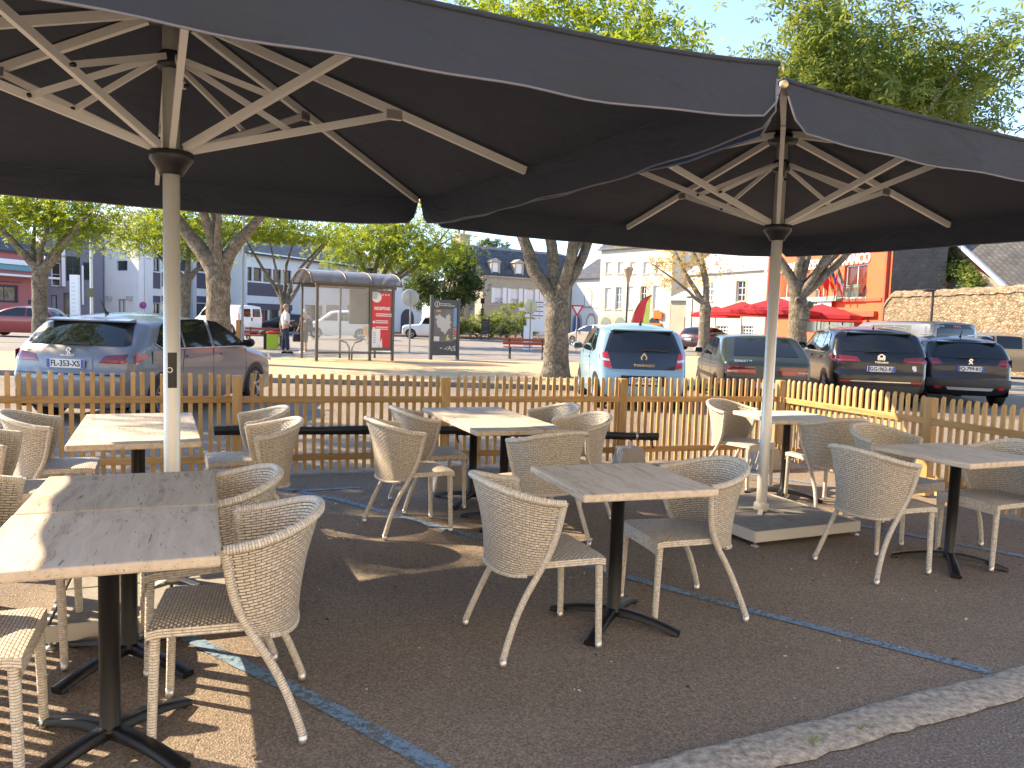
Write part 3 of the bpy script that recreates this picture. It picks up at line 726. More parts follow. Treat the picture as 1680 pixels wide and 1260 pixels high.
    def rear(s,name,pts,m,front=False,nu=8,nv=5,e=.006,parent=None,mir=False,asgrid=False):
        """pts = 4 corners (y,z): bl,br,tr,tl (bilinear patch)"""
        for sg in ((1,-1) if mir else (1,)):
            (y0,z0),(y1,z1),(y2,z2),(y3,z3)=pts; g=[]
            for i in range(nu+1):
                u=i/nu; row=[]
                for j in range(nv+1):
                    v=j/nv; y=(y0*(1-u)+y1*u)*(1-v)+(y3*(1-u)+y2*u)*v; z=(z0*(1-u)+z1*u)*(1-v)+(z3*(1-u)+z2*u)*v
                    row.append(s.end(y*sg,z,front,e))
                g.append(row)
            o=MB().grid(g,0,True,None,False).build(name,m,parent or s.t)
    def side(s,name,bot,top,m,e=.006,both=True,nv=5,parent=None):
        """bot/top: matching polylines of (x,z)"""
        for sg in ((1,-1) if both else (both if both in (1,-1) else 1,)):
            g=[]
            for a,b in zip(bot,top):
                row=[]
                for j in range(nv+1):
                    v=j/nv; x=a[0]+(b[0]-a[0])*v; z=a[1]+(b[1]-a[1])*v; row.append((x,(s.w(x,z)+e)*sg,z))
                g.append(row)
            MB().grid(g,0,True,None,sg<0).build(name,m,parent or s.t)
    def plate(s,txt,z,y=0,w_=.52,front=False,e=.018):
        p=s.end(y,z,front,e); o=MB().box((0,0,0),(.012,w_,.11)).build('number_plate',M_PLATE,s.t,loc=p)
        for sg in (1,-1): MB().box((-.007,sg*(w_/2-.022),0),(.004,.042,.108)).build('plate_band',M_PBLUE,o)
        if txt: text(txt,.105,M_INK,'plate_text',o,(-.0075,0,-.002),(PI/2,0,-PI/2),.001,sx=.92,bold=.002)
    def badge(s,pts,z,size,m=M_CHROME,name='badge'):
        p=s.end(0,z,False,.012); mb=MB()
        for a,b in pts: mb.beam((0,-a[0]*size,a[1]*size),(0,-b[0]*size,b[1]*size),size*.14,.008,0,(1,0,0))
        mb.build(name,m,s.t,loc=p)
    def word(s,t_,z,size,y=0,m=M_CHROME,bold=.001,sx=1):
        p=s.end(y,z,False,.010); text(t_,size,m,'badge_letters',s.t,p,(PI/2,0,-PI/2),.002,bold=bold,sx=sx)
    def mirror(s,x,z,m=None):
        for sg in (1,-1):
            mb=MB(); y=s.w(x,z); mb.ico((0,sg*.12,.02),.1,(.55,1.05,.75),0,12); mb.beam((0,-.02*sg,-.03),(0,.08*sg,0),.05,.03)
            o=mb.build('mirror',m or s.pm,s.t,loc=(x,y*sg,z)); MB().box((-.058,sg*.12,.02),(.004,.15,.10)).build('mirror_glass',M_CGLASS,o,bevel=.001)
    def handle(s,xs,z,m=None):
        for x in xs:
            for sg in (1,-1):
                y=(s.w(x,z)+.016)*sg; MB().box((x,y,z),(.19,.028,.03)).build('handle',m or s.pm,s.t,bevel=.008)
    def wiper(s,z0,y0,y1,z1=None):
        a=s.end(y0,z0,False,.02); b=s.end(y1,z1 or z0-.02,False,.03); MB().beam(a,b,.02,.03).build('wiper',M_DARK,s.t)
    def seam(s,pts,side=True):
        for sg in (1,-1):
            MB().tube([(x,(s.w(x,z)+.001)*sg,z) for x,z in pts],.004,5).build('door_seam',M_DARK,s.t)
    def rails(s,x0,x1,z,y,m=M_CHROME):
        for sg in (1,-1):
            n=8; MB().tube([(x0+(x1-x0)*k/n,y*sg,z+.045*math.sin(PI*k/n)**.35) for k in range(n+1)],.014,8).build('roof_rail',m,s.t)
    def spoiler(s,x,z,m=None):
        p=[(x+.12,z+.0),(x-.05,z-.025),(x-.045,z-.05),(x+.12,z-.05)]; w_=s.w(x,z)*.80
        MB().prism([(a,-w_,b) for a,b in p],(0,2*w_,0)).build('spoiler',m or s.pm,s.t,bevel=.008)
    def aerial(s,x,z,l=.16):
        MB().tube([(x,0,z-.01),(x-.03,0,z+.02),(x-.03-l*.6,0,z+l)],[.03,.012,.003],8).build('aerial',M_DARK,s.t)
def heading(deg): return R(deg)
def rearpos(px,Y,z=0):
    p=ray(px,560); return (p.x*Y/p.y,Y)
# --- grey hatchback, left
pm=paint('grey_metallic_paint',(.165,.165,.178),.35,.34,.6)
c=Car('parked_hatchback','silver grey hatchback seen from its rear right corner behind the left fence','car',1.80,1.46,
 [(.10,.20),(.03,.34),(.0,.50),(.0,.64),(.05,.72),(.06,.86),(.13,.98),(.30,1.15),(.52,1.355),(.62,1.40),(1.1,1.45),(1.7,1.462),(2.3,1.42),(2.75,1.26),(3.2,1.03),(3.42,.985),(3.9,.90),(4.12,.78),(4.22,.6),(4.24,.42),(4.2,.2)],
 (.14,4.12),.95,.20,pm,rearpos(104,9.85),heading(82),b=.10,r=.09,wheels=(.79,3.41),wr=.315)
c.rear('rear_window',[(-.66,1.02),(.66,1.02),(.52,1.33),(-.52,1.33)],M_CGLASS,nu=14)
c.rear('window_side_trim',[(.66,1.02),(.735,1.04),(.60,1.335),(.52,1.33)],M_DARK,mir=True,nu=3)
c.spoiler(.50,1.368)
c.rear('tail_light',[(.42,.80),(.86,.80),(.84,.93),(.50,.90)],M_REDD,mir=True,nu=8)
c.rear('lamp_strip',[(.46,.815),(.82,.812),(.82,.845),(.50,.84)],M_RED,mir=True,nu=8,e=.010)
c.side('tail_light',[(.20,.81),(.28,.82),(.42,.86)],[(.20,.93),(.28,.945),(.42,.92)],M_RED)
c.rear('plate_recess',[(-.36,.715),(.36,.715),(.34,.86),(-.34,.86)],mat('recess_grey',(.2,.21,.24),.4,.5),nu=6)
c.plate('FL-353-XS',.785,e=.022)
c.rear('bumper_seam',[(-.82,.645),(.82,.645),(.82,.66),(-.82,.66)],M_DARK,nu=16,nv=1)
c.badge([((0,.5),(-.3,.1)),((0,.5),(.35,.3)),((-.3,.1),(.1,0)),((.1,0),(-.35,-.5)),((.1,0),(.3,-.45)),((.35,.3),(.1,.15))],.935,.11)
c.word('PEUGEOT',.885,.032,sx=1.4)
c.wiper(1.035,-.25,.12,1.045)
c.side('window',[(.62,1.04),(.75,.985),(1.05,.985),(1.25,.985)],[(.86,1.30),(.98,1.335),(1.12,1.355),(1.25,1.365)],M_CGLASS)
c.side('window',[(1.31,.985),(1.6,.985),(2.0,.98)],[(1.31,1.367),(1.6,1.38),(2.0,1.375)],M_CGLASS)
c.side('window',[(2.08,.98),(2.5,.975),(2.9,.97),(3.02,.985)],[(2.08,1.372),(2.35,1.345),(2.72,1.18),(2.98,1.03)],M_CGLASS)
for sg in (1,-1): MB().tube([(x,(c.w(x,z)+.009)*sg,z) for x,z in [(.60,1.05),(.74,.975),(1.3,.972),(2.2,.967),(3.05,.965)]],.008,6).build('chrome_strip',M_CHROME,c.t)
c.rear('windscreen',[(-.62,1.05),(.62,1.05),(.5,1.38),(-.5,1.38)],M_CGLASS,front=True,nu=10)
c.side('headlight',[(3.92,.70),(4.05,.68),(4.14,.66)],[(3.86,.84),(4.0,.80),(4.12,.74)],M_LENS)
c.mirror(2.95,1.0,M_DARK); c.handle((1.40,2.35),.86); c.aerial(.85,1.44,.17)
c.seam([(1.28,.96),(1.22,.75),(1.25,.35)]); c.seam([(2.05,.96),(2.05,.6),(2.05,.3)]); c.seam([(3.05,.93),(3.08,.6),(3.02,.3)])
MB().box((.62,-(c.w(.62,.86)+.003),.87),(.20,.004,.17)).build('fuel_flap',pm,c.t,bevel=.001)
# --- light blue small car
pm=paint('light_blue_paint',(.20,.35,.44),.05,.35,.6)
c=Car('parked_city_car','light blue city car with a glossy black tailgate, parked beyond the fence','car',1.64,1.555,
 [(.12,.20),(.03,.30),(.0,.46),(.02,.60),(.06,.72),(.10,.86),(.16,1.04),(.36,1.42),(.46,1.48),(.9,1.545),(1.5,1.555),(2.1,1.50),(2.55,1.30),(2.95,1.02),(3.15,.96),(3.45,.84),(3.58,.66),(3.6,.42),(3.56,.2)],
 (.14,3.48),.98,.19,pm,rearpos(1060,13.6),heading(91.5),b=.10,r=.10,wheels=(.50,3.0),wr=.30)
c.rear('tailgate_panel',[(-.55,.73),(.55,.73),(.64,1.02),(-.64,1.02)],mat('gloss_black',(.012,.012,.014),.08,coat=1),nu=12,e=.006)
c.rear('rear_window',[(-.64,1.02),(.64,1.02),(.50,1.40),(-.50,1.40)],M_CGLASS,nu=14,e=.008)
c.rear('window_edge',[(.64,1.02),(.70,1.0),(.56,1.41),(.50,1.40)],mat('gloss_black',(0,0,0)),mir=True,nu=3)
c.rear('tail_light',[(.555,.74),(.76,.78),(.78,.99),(.635,1.03)],M_RED,mir=True,nu=5,e=.012)
c.rear('lamp_lens',[(.60,.86),(.76,.88),(.765,.92),(.605,.90)],M_LENS,mir=True,nu=4,e=.016)
c.spoiler(.38,1.455)
c.rear('plate_recess',[(-.42,.44),(.42,.44),(.40,.62),(-.40,.62)],M_DARK,nu=6)
c.plate('DP-590-RH',.53,e=.022)
c.badge([((0,.5),(-.33,0)),((0,.5),(.33,0)),((-.33,0),(0,-.5)),((.33,0),(0,-.5))],.935,.16)
c.word('TWINGO',.80,.060,sx=1.5)
c.wiper(1.06,-.42,.0,1.075); c.aerial(.62,1.53,.10)
c.side('window',[(.62,1.05),(.95,1.0),(1.2,1.0)],[(.80,1.38),(1.0,1.43),(1.2,1.45)],M_CGLASS)
c.side('window',[(1.28,1.0),(1.8,1.0),(2.35,1.0),(2.55,1.03)],[(1.28,1.455),(1.75,1.45),(2.2,1.34),(2.5,1.12)],M_CGLASS)
c.rear('windscreen',[(-.55,1.06),(.55,1.06),(.46,1.44),(-.46,1.44)],M_CGLASS,front=True,nu=8)
c.mirror(2.45,1.04); c.handle((1.35,),.90); c.seam([(1.25,.98),(1.2,.7),(1.22,.35)]); c.seam([(2.4,.98),(2.45,.6),(2.4,.3)])
# --- old dark green hatchback
pm=paint('dark_green_paint',(.030,.040,.040),.2,.36,.5)
c=Car('parked_old_hatchback','old boxy dark green hatchback beyond the fence left of the black cars','car',1.69,1.41,
 [(.10,.22),(.02,.34),(.0,.48),(.04,.56),(.05,.80),(.09,.93),(.22,.97),(.50,1.16),(.86,1.355),(.98,1.385),(1.5,1.41),(2.0,1.40),(2.45,1.34),(3.0,1.0),(3.15,.95),(3.9,.82),(4.08,.72),(4.14,.5),(4.1,.22)],
 (.15,4.02),.93,.20,pm,rearpos(1264,14.4),heading(84),b=.05,r=.06,wheels=(.85,3.38),wr=.29)
c.rear('rear_window',[(-.60,1.0),(.60,1.0),(.50,1.33),(-.50,1.33)],M_CGLASS,nu=12)
c.rear('tail_light',[(.22,.66),(.78,.66),(.78,.81),(.22,.81)],M_REDD,mir=True,nu=8)
c.rear('lamp_strip',[(.24,.675),(.50,.675),(.50,.735),(.24,.735)],M_RED,mir=True,nu=4,e=.010)
c.rear('lamp_strip',[(.54,.70),(.76,.70),(.76,.73),(.54,.73)],mat('lamp_pink',(.5,.2,.2),.2,coat=1),mir=True,nu=4,e=.010)
c.rear('bumper',[(-.80,.36),(.80,.36),(.80,.60),(-.80,.60)],mat('grey_bumper',(.035,.037,.04),.55),nu=14,e=.025)
c.plate('',.47,e=.04)
c.word('RENAULT 19',.905,.06,.45,mat('plate_white',(0,0,0)),sx=.95)
c.side('window',[(.98,.98),(1.25,.965),(1.55,.965)],[(1.12,1.22),(1.28,1.30),(1.55,1.32)],M_CGLASS)
c.side('window',[(1.62,.965),(2.1,.965),(2.65,.96),(2.78,.98)],[(1.62,1.325),(2.0,1.32),(2.35,1.26),(2.72,1.02)],M_CGLASS)
c.rear('windscreen',[(-.6,1.0),(.6,1.0),(.5,1.34),(-.5,1.34)],M_CGLASS,front=True,nu=8)
c.mirror(2.7,1.0,M_LENS); c.seam([(1.58,.95),(1.5,.6),(1.55,.3)]); c.seam([(2.75,.95),(2.8,.6),(2.8,.3)])
c.side('side_trim',[(.9+.1*k,.50) for k in range(24)],[(.9+.1*k,.57) for k in range(24)],M_DARK,e=.012,nv=1)
# --- black SUV
pm=paint('black_paint',(.008,.008,.010),.0,.3,.45)
c=Car('parked_suv','black estate SUV with silver roof rails, plate beginning with GG','car',1.84,1.64,
 [(.12,.24),(.03,.36),(.0,.52),(.01,.68),(.05,.78),(.06,.95),(.12,1.08),(.26,1.28),(.42,1.50),(.52,1.565),(1.1,1.63),(1.9,1.64),(2.5,1.60),(3.0,1.36),(3.35,1.14),(3.6,1.09),(4.1,1.02),(4.38,.88),(4.47,.66),(4.46,.4),(4.42,.24)],
 (.16,4.34),1.07,.20,pm,rearpos(1450,15.3),heading(79.5),b=.08,r=.08,wheels=(.85,3.53),wr=.35,zb=.24)
c.rear('rear_window',[(-.70,1.13),(.70,1.13),(.56,1.47),(-.56,1.47)],M_CGLASS,nu=14)
c.spoiler(.44,1.535)
c.rear('tail_light',[(.38,.93),(.88,.92),(.86,1.06),(.44,1.03)],M_REDD,mir=True,nu=8)
c.rear('lamp_strip',[(.46,.945),(.84,.94),(.84,.975),(.50,.97)],M_RED,mir=True,nu=8,e=.010)
c.side('tail_light',[(.20,.935),(.3,.95),(.46,.99)],[(.20,1.06),(.3,1.075),(.46,1.05)],M_REDD)
c.plate('GG-962-RJ',.80,e=.02)
c.badge([((0,.5),(-.43,.25)),((-.43,.25),(-.43,-.25)),((-.43,-.25),(0,-.5)),((0,-.5),(.43,-.25)),((.43,-.25),(.43,.25)),((.43,.25),(0,.5)),((-.3,.3),(-.13,-.35)),((-.13,-.35),(0,.05)),((0,.05),(.13,-.35)),((.13,-.35),(.3,.3))],1.02,.14)
c.word('TIGUAN',.93,.045,sx=1.5)
c.rear('chrome_strip',[(-.56,.54),(.56,.54),(.56,.562),(-.56,.562)],M_CHROME,nu=12,nv=1,e=.014)
c.rear('reflector',[(.57,.53),(.80,.53),(.80,.565),(.57,.565)],M_RED,mir=True,nu=4,nv=1,e=.014)
c.rear('diffuser',[(-.80,.28),(.80,.28),(.84,.48),(-.84,.48)],mat('grey_bumper',(0,0,0)),nu=14,e=.010)
c.wiper(1.155,-.1,.30); c.rails(.65,2.6,1.60,.60); c.aerial(.85,1.60,.07)
c.side('window',[(.62,1.14),(.85,1.10),(1.12,1.10)],[(.86,1.44),(1.0,1.49),(1.16,1.515)],M_CGLASS)
c.side('window',[(1.2,1.10),(1.6,1.10),(2.0,1.10)],[(1.22,1.52),(1.6,1.535),(2.0,1.54)],M_CGLASS)
c.side('window',[(2.08,1.10),(2.6,1.095),(3.05,1.09)],[(2.08,1.54),(2.5,1.50),(2.98,1.20)],M_CGLASS)
for sg in (1,-1): MB().tube([(x,(c.w(x,z)+.010)*sg,z) for x,z in [(.85,1.45),(.60,1.14),(.85,1.085),(2.0,1.085),(3.1,1.08),(3.0,1.20),(2.5,1.515),(2.0,1.555),(1.2,1.535),(.85,1.45)]],.009,6).build('chrome_strip',M_CHROME,c.t)
c.side('sill_cladding',[(1.3+.1*k,.26) for k in range(18)],[(1.3+.1*k,.44) for k in range(18)],M_DARK,e=.010,nv=1)
c.rear('windscreen',[(-.65,1.16),(.65,1.16),(.55,1.56),(-.55,1.56)],M_CGLASS,front=True,nu=8)
c.mirror(2.95,1.16,M_DARK); c.handle((1.3,2.25),.98)
mb=MB(); mb.poly([(0,-.045,-.045),(0,-.03,.05),(0,.04,.05),(0,.045,.0),(0,.0,-.06)]); mb.build('region_sticker',M_WHITE,c.t,loc=c.end(-.62,.83,False,.014))
# --- dark blue crossover
pm=paint('dark_blue_paint',(.008,.009,.014),.0,.3,.45)
c=Car('parked_crossover','dark blue crossover with silver roof rails, plate beginning with EQ','car',1.74,1.53,
 [(.12,.24),(.03,.36),(.0,.50),(.03,.64),(.07,.76),(.08,.90),(.13,1.02),(.28,1.20),(.46,1.38),(.56,1.44),(1.1,1.52),(1.8,1.53),(2.4,1.47),(2.85,1.26),(3.2,1.06),(3.45,1.0),(3.85,.93),(4.08,.80),(4.16,.6),(4.15,.4),(4.1,.24)],
 (.16,4.02),1.0,.21,pm,rearpos(1598,16.4),heading(77),b=.10,r=.09,wheels=(.80,3.34),wr=.34,zb=.24)
c.rear('rear_window',[(-.66,1.04),(.66,1.04),(.52,1.35),(-.52,1.35)],M_CGLASS,nu=14)
c.rear('window_edge',[(.66,1.04),(.72,1.06),(.57,1.36),(.52,1.35)],M_DARK,mir=True,nu=3)
c.spoiler(.48,1.405)
c.rear('tail_light',[(.52,.90),(.84,.86),(.83,1.04),(.60,1.02)],M_REDD,mir=True,nu=6)
c.rear('lamp_strip',[(.58,.92),(.80,.905),(.80,.935),(.60,.95)],M_RED,mir=True,nu=6,e=.010)
c.side('tail_light',[(.22,.87),(.3,.90),(.44,.96)],[(.22,1.03),(.3,1.03),(.44,1.0)],M_RED)
c.plate('EQ-799-KQ',.815,e=.02)
c.badge([((0,.5),(-.3,.1)),((0,.5),(.35,.3)),((-.3,.1),(.1,0)),((.1,0),(-.35,-.5)),((.1,0),(.3,-.45)),((.35,.3),(.1,.15))],.965,.12)
c.rear('bumper',[(-.82,.42),(.82,.42),(.82,.60),(-.82,.60)],mat('grey_bumper',(0,0,0)),nu=14,e=.016)
c.rear('skid_plate',[(-.42,.36),(.42,.36),(.46,.42),(-.46,.42)],M_LENS,nu=8,nv=1,e=.024)
c.rear('reflector',[(.55,.38),(.68,.38),(.68,.44),(.55,.44)],M_RED,mir=True,nu=3,nv=1,e=.024)
c.rails(.65,2.35,1.48,.56); c.aerial(.9,1.50,.16); c.wiper(1.07,-.15,.22)
c.side('window',[(.72,1.07),(.95,1.035),(1.15,1.03)],[(.92,1.33),(1.05,1.38),(1.18,1.40)],M_CGLASS)
c.side('window',[(1.24,1.03),(1.6,1.03),(1.92,1.03)],[(1.26,1.405),(1.6,1.42),(1.92,1.425)],M_CGLASS)
c.side('window',[(2.0,1.03),(2.5,1.02),(2.9,1.015)],[(2.0,1.425),(2.35,1.39),(2.84,1.11)],M_CGLASS)
c.side('sill_cladding',[(1.2+.1*k,.26) for k in range(18)],[(1.2+.1*k,.42) for k in range(18)],M_DARK,e=.010,nv=1)
c.rear('windscreen',[(-.6,1.08),(.6,1.08),(.5,1.45),(-.5,1.45)],M_CGLASS,front=True,nu=8)
c.mirror(2.8,1.08); c.handle((1.3,2.1),.90)
# --- generic shapes for the cars farther away
HATCH=[(.10,.20),(.02,.34),(.0,.55),(.05,.75),(.12,.95),(.50,1.34),(.62,1.40),(1.2,1.46),(1.9,1.46),(2.4,1.38),(3.1,1.0),(3.3,.95),(3.8,.84),(4.0,.68),(4.05,.45),(4.0,.2)]
def simple(name,label,cat,W,H,prof,loc,rz,pm,belt=.93,wr=.31,sides=None,rw=None,fw_=None,lights=None,hl=None,group=None,zb=.2,bxe=None,plate=None,tum=.2):
    L=max(p[0] for p in prof)
    c=Car(name,label,cat,W,H,prof,(.14,L-.12),belt,tum,pm,loc,rz,b=.08,r=.08,wheels=bxe,wr=wr,zb=zb)
    for bt,tp in sides or []: c.side('window',bt,tp,M_CGLASS)
    if rw: c.rear('rear_window',rw,M_CGLASS,nu=8)
    if fw_: c.rear('windscreen',fw_,M_CGLASS,front=True,nu=8)
    if lights: c.rear('tail_light',lights,M_RED,mir=True,nu=4); 
    if hl: c.rear('headlight',hl,M_LENS,front=True,mir=True,nu=4); c.rear('grille',[(-.4,.5),(.4,.5),(.42,.62),(-.42,.62)],M_DARK,front=True,nu=6)
    if plate: c.plate(plate,.45 if plate!='r' else .6)
    return c
S1=[([(.7,1.0),(1.0,.97),(1.35,.97)],[(.85,1.25),(1.05,1.33),(1.35,1.36)]),([(1.42,.97),(1.9,.97),(2.75,.97)],[(1.42,1.37),(1.85,1.37),(2.55,1.12)])]
RW=[(-.58,1.02),(.58,1.02),(.46,1.32),(-.46,1.32)]; FWD=[(-.58,1.03),(.58,1.03),(.48,1.36),(-.48,1.36)]; TL=[(.5,.78),(.84,.78),(.8,.98),(.58,.96)]; HL=[(.45,.62),(.84,.64),(.82,.76),(.5,.72)]
c=simple('parked_red_car','dark red hatchback parked on the road at the left edge','car',1.72,1.47,HATCH,(*rearpos(108,37.2),.01),heading(184),paint('maroon_paint',(.22,.02,.03),.3),sides=S1,rw=RW,fw_=FWD,lights=TL,hl=HL,bxe=(.72,3.25)); c.mirror(2.7,1.0,M_LENS)
c=simple('parked_beige_car','pale beige hatchback half hidden behind the light blue car','car',1.78,1.5,HATCH,(6.6,50,.01),heading(128),paint('beige_paint',(.42,.37,.32),.4),sides=S1,rw=RW,fw_=FWD,lights=TL,hl=HL); c.mirror(2.7,1.0)
c=simple('parked_compact','dark compact car with a painted-in maroon reflection parked before the red umbrellas','car',1.70,1.43,HATCH,(*rearpos(1128,47),.10),heading(42),paint('maroon_reflection_paint',(.05,.02,.025),.4),sides=S1,rw=RW,fw_=FWD,lights=TL,hl=HL); c.mirror(2.7,1.0,M_LENS); c.plate('',.66)  # maroon reflection is mixed into the dark paint colour
c=simple('parked_tan_suv','tan SUV at the right edge behind the dark blue crossover','car',1.80,1.66,[(.10,.26),(.02,.4),(.0,.7),(.05,.95),(.12,1.15),(.35,1.50),(.5,1.58),(1.2,1.65),(2.1,1.64),(2.7,1.50),(3.1,1.16),(3.3,1.10),(4.0,1.0),(4.2,.8),(4.25,.5),(4.2,.26)],(16.4,29.6,.01),heading(-12),paint('tan_paint',(.34,.25,.16),.4),belt=1.05,wr=.36,sides=[([(.7,1.12),(1.0,1.09),(1.4,1.09)],[(.85,1.42),(1.05,1.50),(1.4,1.53)]),([(1.47,1.09),(1.9,1.09),(2.3,1.09)],[(1.47,1.54),(1.9,1.54),(2.3,1.52)]),([(2.38,1.09),(2.7,1.09),(2.95,1.09)],[(2.38,1.51),(2.6,1.45),(2.9,1.18)])],lights=TL,hl=HL,bxe=(.85,3.45),zb=.26); c.rails(.7,2.4,1.60,.58); c.mirror(2.9,1.14,M_DARK)
VAN=[(.06,.26),(.0,.4),(.0,1.0),(.03,1.6),(.08,1.88),(.16,1.95),(1.5,1.97),(3.4,1.96),(3.75,1.88),(4.3,1.35),(4.45,1.22),(4.9,1.05),(5.05,.85),(5.1,.5),(5.05,.26)]
c=simple('grey_van','long grey van with a dark panelled side parked by the stone wall','van',1.95,1.97,VAN,(14.35,25.2,.01),heading(103),paint('grey_van_paint',(.20,.19,.175),.5),belt=1.15,wr=.34,tum=.10,zb=.26,
 sides=[([(3.1,1.2),(3.6,1.2),(4.15,1.2)],[(3.1,1.72),(3.5,1.72),(3.95,1.45)])],bxe=(.9,4.1))
c.side('side_panel',[(.35,1.15),(1.2,1.15),(1.8,1.15)],[(.35,1.78),(1.2,1.80),(1.8,1.80)],mat('van_panel',(.11,.12,.12),.15,coat=1)); c.side('side_panel',[(1.86,1.15),(2.4,1.15),(3.0,1.15)],[(1.86,1.80),(2.4,1.80),(3.0,1.78)],mat('van_panel',(0,0,0)))
c.rear('rear_window',[(-.82,1.12),(.82,1.12),(.78,1.86),(-.78,1.86)],M_DARK,nu=8); c.rear('rear_glass',[(-.74,1.2),(.74,1.2),(.70,1.72),(-.70,1.72)],M_CGLASS,nu=8,e=.012); c.rear('brake_light',[(-.15,1.77),(.15,1.77),(.15,1.82),(-.15,1.82)],M_RED,nu=2,e=.02)
c.rear('tail_light',[(.86,.9),(.95,.9),(.94,1.3),(.86,1.3)],M_RED,mir=True,nu=2,e=.014)
pw=paint('white_paint_car',(.75,.75,.74),0,.3)
MPV=[(.06,.24),(.0,.4),(.0,.9),(.05,1.3),(.15,1.75),(.3,1.83),(1.4,1.85),(2.4,1.80),(2.8,1.66),(3.4,1.16),(3.6,1.08),(4.1,.95),(4.3,.75),(4.35,.45),(4.3,.24)]
c=simple('white_mpv','white people carrier seen through the bus shelter glass','car',1.78,1.85,MPV,(-9.3,50.6,.01),heading(198),pw,belt=1.1,wr=.33,tum=.14,zb=.24,sides=[([(.4,1.15),(.7,1.15),(1.1,1.15)],[(.5,1.62),(.75,1.66),(1.1,1.66)]),([(1.2,1.15),(1.6,1.15),(2.1,1.15)],[(1.2,1.66),(1.6,1.66),(2.1,1.64)]),([(2.2,1.15),(2.6,1.15),(3.1,1.15)],[(2.2,1.63),(2.5,1.6),(2.95,1.25)])],fw_=[(-.68,1.2),(.68,1.2),(.55,1.7),(-.55,1.7)],hl=[(.45,.72),(.84,.76),(.82,.92),(.5,.86)],lights=TL); c.mirror(3.0,1.2,M_DARK)
c=simple('white_van','white van behind the big left tree trunk','van',1.95,1.97,VAN,(-17.0,50.5,.01),heading(146),mat('x2',(.75,.75,.74)) if False else pw,belt=1.15,wr=.34,tum=.10,zb=.26,sides=[([(3.1,1.2),(3.6,1.2),(4.15,1.2)],[(3.1,1.72),(3.5,1.72),(3.95,1.45)])],bxe=(.9,4.1))
for sg in (1,-1): c.rear('rear_window',[(.08*sg,1.2),(.72*sg,1.2),(.68*sg,1.72),(.08*sg,1.72)],M_CGLASS,nu=4)
c.rear('tail_light',[(.86,.8),(.95,.8),(.94,1.4),(.86,1.4)],M_RED,mir=True,nu=2,e=.014); c.rear('door_handle',[(-.05,.95),(.05,.95),(.05,1.15),(-.05,1.15)],M_DARK,nu=2,e=.014)
simple('black_car','black car parked between the trees left of the bus shelter','car',1.8,1.55,[(a,b*1.05) for a,b in HATCH],(-14.6,57.5,.01),heading(188),paint('black_paint2',(.012,.012,.014),.3),sides=S1,rw=RW,fw_=FWD,lights=TL,hl=HL)
JM=[(.06,.3),(.0,.45),(.0,.9),(.05,1.1),(.12,1.55),(.2,1.66),(.9,1.68),(1.7,1.66),(1.95,1.58),(2.2,1.1),(2.35,1.05),(3.2,1.0),(3.45,.9),(3.5,.6),(3.48,.3)]
c=simple('small_offroader','small silver white off-roader parked left of the information panel','car',1.6,1.68,JM,(-4.6,56.5,.01),heading(182),paint('silver_white_paint',(.62,.64,.66),.3),belt=1.02,wr=.34,zb=.32,tum=.12,sides=[([(.25,1.08),(.6,1.08),(.95,1.08)],[(.3,1.5),(.6,1.52),(.95,1.52)]),([(1.05,1.08),(1.5,1.08),(2.0,1.08)],[(1.05,1.52),(1.45,1.52),(1.8,1.50)])],hl=HL,bxe=(.6,2.8)); c.rear('windscreen',[(-.6,1.15),(.6,1.15),(.52,1.5),(-.52,1.5)],M_CGLASS,front=True)
# ================================================================= trees
def leafmat(n,stops,trans=.45,tcol=(.45,.55,.05)):
    m=bpy.data.materials.new(n); m.use_nodes=True; t=m.node_tree; N=t.nodes.new; K=t.links.new
    for x in list(t.nodes): t.nodes.remove(x)
    out=N('ShaderNodeOutputMaterial'); g=N('ShaderNodeNewGeometry'); tc=N('ShaderNodeTexCoord')
    no=N('ShaderNodeTexNoise'); no.inputs['Scale'].default_value=.55; no.inputs['Detail'].default_value=3; K(tc.outputs['Object'],no.inputs['Vector'])
    a=N('ShaderNodeMath'); a.operation='MULTIPLY_ADD'; a.inputs[1].default_value=.45; K(g.outputs['Random Per Island'],a.inputs[0])
    b=N('ShaderNodeMath'); b.operation='MULTIPLY'; b.inputs[1].default_value=.75; K(no.outputs[0],b.inputs[0]); K(b.outputs[0],a.inputs[2])
    r=ramp(N,stops); K(a.outputs[0],r.inputs[0])
    d=N('ShaderNodeBsdfPrincipled'); d.inputs['Roughness'].default_value=.5; d.inputs['Specular IOR Level'].default_value=.35; K(r.outputs[0],d.inputs['Base Color'])
    tr=N('ShaderNodeBsdfTranslucent'); mx=N('ShaderNodeMix'); mx.data_type='RGBA'; mx.inputs[0].default_value=.55; mx.inputs[7].default_value=(*tcol,1); K(r.outputs[0],mx.inputs[6]); K(mx.outputs[2],tr.inputs['Color'])
    ms=N('ShaderNodeMixShader'); ms.inputs[0].default_value=trans; K(d.outputs[0],ms.inputs[1]); K(tr.outputs[0],ms.inputs[2]); K(ms.outputs[0],out.inputs[0]); return m
L_GREEN=leafmat('chestnut_leaves',[(.25,(.035,.08,.012)),(.5,(.085,.15,.02)),(.8,(.19,.25,.03))],.5,(.55,.62,.04))
L_DEEP=leafmat('dense_leaves',[(.25,(.018,.038,.012)),(.5,(.035,.065,.018)),(.85,(.085,.12,.03))],.25,(.2,.3,.04))
L_OLIVE=leafmat('yellowing_leaves',[(.25,(.045,.085,.02)),(.5,(.085,.14,.03)),(.78,(.16,.19,.045)),(.97,(.28,.20,.07))],.4,(.42,.5,.08))
L_AUT=leafmat('autumn_leaves',[(.25,(.14,.15,.03)),(.5,(.38,.30,.05)),(.75,(.50,.26,.05)),(.95,(.34,.13,.04))],.4,(.7,.45,.08))
